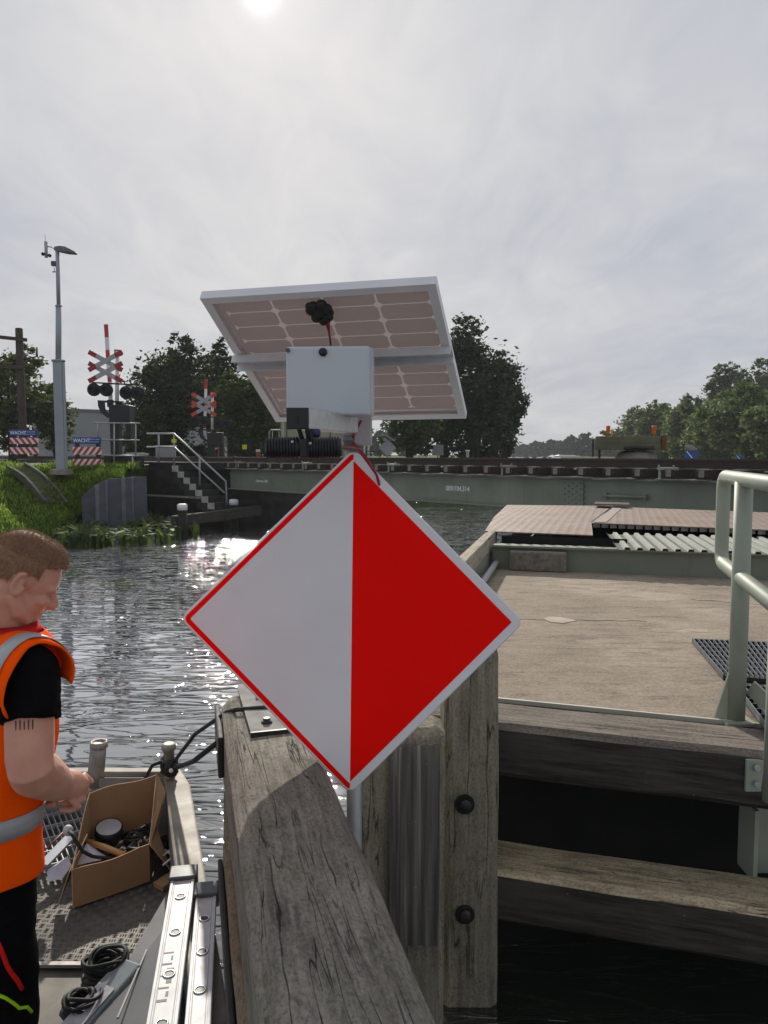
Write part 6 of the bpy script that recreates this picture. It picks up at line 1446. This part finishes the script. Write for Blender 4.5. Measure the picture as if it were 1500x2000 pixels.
for i, r in enumerate(rings):
    for j, v in enumerate(r): v += (v-tc_).normalized()*(.009*noise.noise(Vector((v.x*9, v.y*9, v.z*5)))+.004*noise.noise(v*22))
faces = []
V = [v for r in rings for v in r]
def in_hole(c):   # arm opening around the right and the left shoulder
    for S, sg_ in ((SRj, -1), (SLj, 1)):
        q = c-S; a = q.dot(fw); s = q.dot(lf)*sg_
        if s > -.06 and (a/.092)**2+((q.z+.035)/.1)**2 < 1: return True
    return False
for i in range(40):
    for j in range(NV_):
        ids = (i*NV_+j, i*NV_+(j+1) % NV_, (i+1)*NV_+(j+1) % NV_, (i+1)*NV_+j); c = sum((V[q] for q in ids), Vector())/4
        if not in_hole(c): faces.append(ids)
vm.add(V, faces, 0, True)
vo = vm.build('vest', vest_m, MAN); so = vo.modifiers.new('thick', 'SOLIDIFY'); so.thickness = .006; so.offset = 1
sb = vo.modifiers.new('sub', 'SUBSURF'); sb.levels = 1; sb.render_levels = 1
# the vest's shoulder pieces, standing out over the sleeves
VB = BVHTree.FromPolygons(V, faces)
def cap_pt(S, sg_, s, a, off=0):
    o = max(0, -s); R1 = .092+.06*o+off; R2 = .086+.04*o+off
    return S+lf*(-sg_*s)+fw*(R1*math.cos(a)*(1+.06*(math.cos(a) > 0)*min(1, o*18)))+Vector((0, 0, .002+R2*math.sin(a)-(.0 if s > 0 else s*s*6)))
for S, sg_ in ((SRj, -1), (SLj, 1)):
    so_ = lambda a: .04+.05*max(0, -math.cos(a))
    m = MB(); ns, na = 9, 26; vs_ = [cap_pt(S, sg_, .1-(.1+so_(R_(-24+234*j/na)))*i/ns, R_(-24+234*j/na))+Vector((0, 0, .004*noise.noise(Vector((i*.7, j*.6, sg_))))) for i in range(ns+1) for j in range(na+1)]
    m.add(vs_, [(i*(na+1)+j, i*(na+1)+j+1, (i+1)*(na+1)+j+1, (i+1)*(na+1)+j) for i in range(ns) for j in range(na)], 0, True)
    co_ = m.build('shoulder_piece', vest_m, vo); z_ = co_.modifiers.new('t', 'SOLIDIFY'); z_.thickness = .005; z_.offset = 1
    m = MB(); na = 26; rows = [[cap_pt(S, sg_, s-.75*(so_(R_(-14+222*j/na))-.04), R_(-14+222*j/na), .008) for j in range(na+1)] for s in (.042, .01, -.02)]
    m.add([v for r in rows for v in r], [(i*(na+1)+j, i*(na+1)+j+1, (i+1)*(na+1)+j+1, (i+1)*(na+1)+j) for i in range(2) for j in range(na)], 0, True)
    bo_ = m.build('reflective_band', band_m, vo); z_ = bo_.modifiers.new('t', 'SOLIDIFY'); z_.thickness = .002; z_.offset = 1
# reflective bands laid on the vest
def band(name, cpts, wdt, off=.011):
    rows = [[], []]
    n_ = len(cpts)
    for i, (p, wv) in enumerate(cpts):
        for k, s in enumerate((-.5, .5)):
            q = p+wv*(wdt*s); h = VB.find_nearest(q)
            if h[0] is None: continue
            nn = h[1]; nn = nn if nn.dot(h[0]-(tc_+hipc)/2) > 0 else -nn; rows[k].append(h[0]+nn*off)
    m = MB(); k = len(rows[0]); m.add(rows[0]+rows[1], [(i, i+1, k+i+1, k+i) for i in range(k-1)], 0, True); o = m.build(name, band_m, vo); s = o.modifiers.new('t', 'SOLIDIFY'); s.thickness = .002; return o
zb_ = P(30, 1607, 2.0).z; tb = (tc_.z-zb_)/(tc_.z-hipc.z)
cb_ = tc_.lerp(hipc, tb); band('reflective_band', [(p, Vector((0, 0, 1))) for p in ell(cb_, .196, .172, 60, 2.5)+ell(cb_, .196, .172, 60, 2.5)[:1]], .06)
# collar
m = MB(); r1 = ell(neck+Vector((0, 0, -.012)), .092, .086, 24, 2); r2 = ell(neck+Vector((0, 0, .03))+fw*.012, .078, .074, 24, 2); r3 = ell(neck+Vector((0, 0, .0))+fw*.004, .1, .094, 24, 2)
m.loft([[v for v in r1], r2, r3], cap=False); co_ = m.build('collar', collar_m, MAN); s = co_.modifiers.new('t', 'SOLIDIFY'); s.thickness = .004
# trousers
pm_ = MB(); pm_.loft([ell(hipc+Vector((0, 0, .02)), .17, .115), ell(hipc+Vector((0, 0, -.08)), .18, .125), ell(hipc+Vector((0, 0, -.16)), .17, .125)])
for s in (-1, 1):
    hj = hipc+lf*(s*.088)+Vector((0, 0, -.06)); kn = hj+fw*.03+Vector((0, 0, -.37)); an = kn+fw*-.02+Vector((0, 0, -.28))
    pm_.tube([hj, hj.lerp(kn, .45), kn, kn.lerp(an, .5), an], [.096, .09, .076, .074, .068], 20)
pme = merged(pm_, .007, 3)
for v, nv in [(v, v.normal.copy()) for v in pme.vertices]: v.co += nv*(.007*noise.noise(Vector((v.co.x*14, v.co.y*14, v.co.z*9)))+.003*noise.noise(v.co*34))
tro = place('trousers', pme, pants_m, MAN); TV = BVHTree.FromPolygons([(WM[MAN] @ v.co) for v in pme.vertices], [tuple(p.vertices) for p in pme.polygons])
def strap(name, pix, r, mt):
    pts = []
    for x, y in pix:
        h = TV.ray_cast(Vector((0, 0, EYE)), ray(x, y).normalized())
        if h[0] is not None: pts.append(h[0]+h[1]*r*.6)
    if len(pts) > 1: m = MB(); m.tube(pts, r, 8); m.build(name, mt, tro)
strap('red_cord', [(-8, 1830), (3, 1856), (14, 1885), (22, 1899), (32, 1912), (42, 1930)], .006, cloth('red_cord_cloth', (.75, .02, .02), (.65, .015, .015)))
strap('lime_cord', [(-8, 1940), (12, 1948), (26, 1958), (38, 1968), (52, 1966), (60, 1976)], .0045, cloth('lime_cord_cloth', (.4, .75, .03), (.35, .68, .02)))
for s in (-1, 1):
    hj = hipc+lf*(s*.088); b = Vector((hj.x, hj.y, ZF))+fw*.0
    m = MB(); m.loft([[b+fw*x*.14+lf*y*.05+Vector((0, 0, z)) for x, y in [(math.cos(t), math.sin(t)) for t in np.linspace(0, 2*math.pi, 17)[:-1]]] for z in (.0, .03)]+[[b-fw*.03+fw*x*.085+lf*y*.045+Vector((0, 0, z)) for x, y in [(math.cos(t), math.sin(t)) for t in np.linspace(0, 2*math.pi, 17)[:-1]]] for z in (.08, .16)]); m.build('shoe', rubber, MAN)
# ================================================================ HAZE
def haze():
    m = MB(); m.box((-5, 190, 12), (760, 460, 30)); t = NT('haze_air'); t.n.remove(t.b)
    v = t.n.new('ShaderNodeVolumePrincipled'); v.inputs['Color'].default_value = (.9, .94, 1, 1); v.inputs['Density'].default_value = .0005; v.inputs['Anisotropy'].default_value = .1
    t.l.new(v.outputs[0], t.n['Material Output'].inputs['Volume']); o = m.build('haze', t.mat); o['kind'] = 'stuff'; o['label'] = 'thin pale haze in the air'; o['category'] = 'haze'
haze()
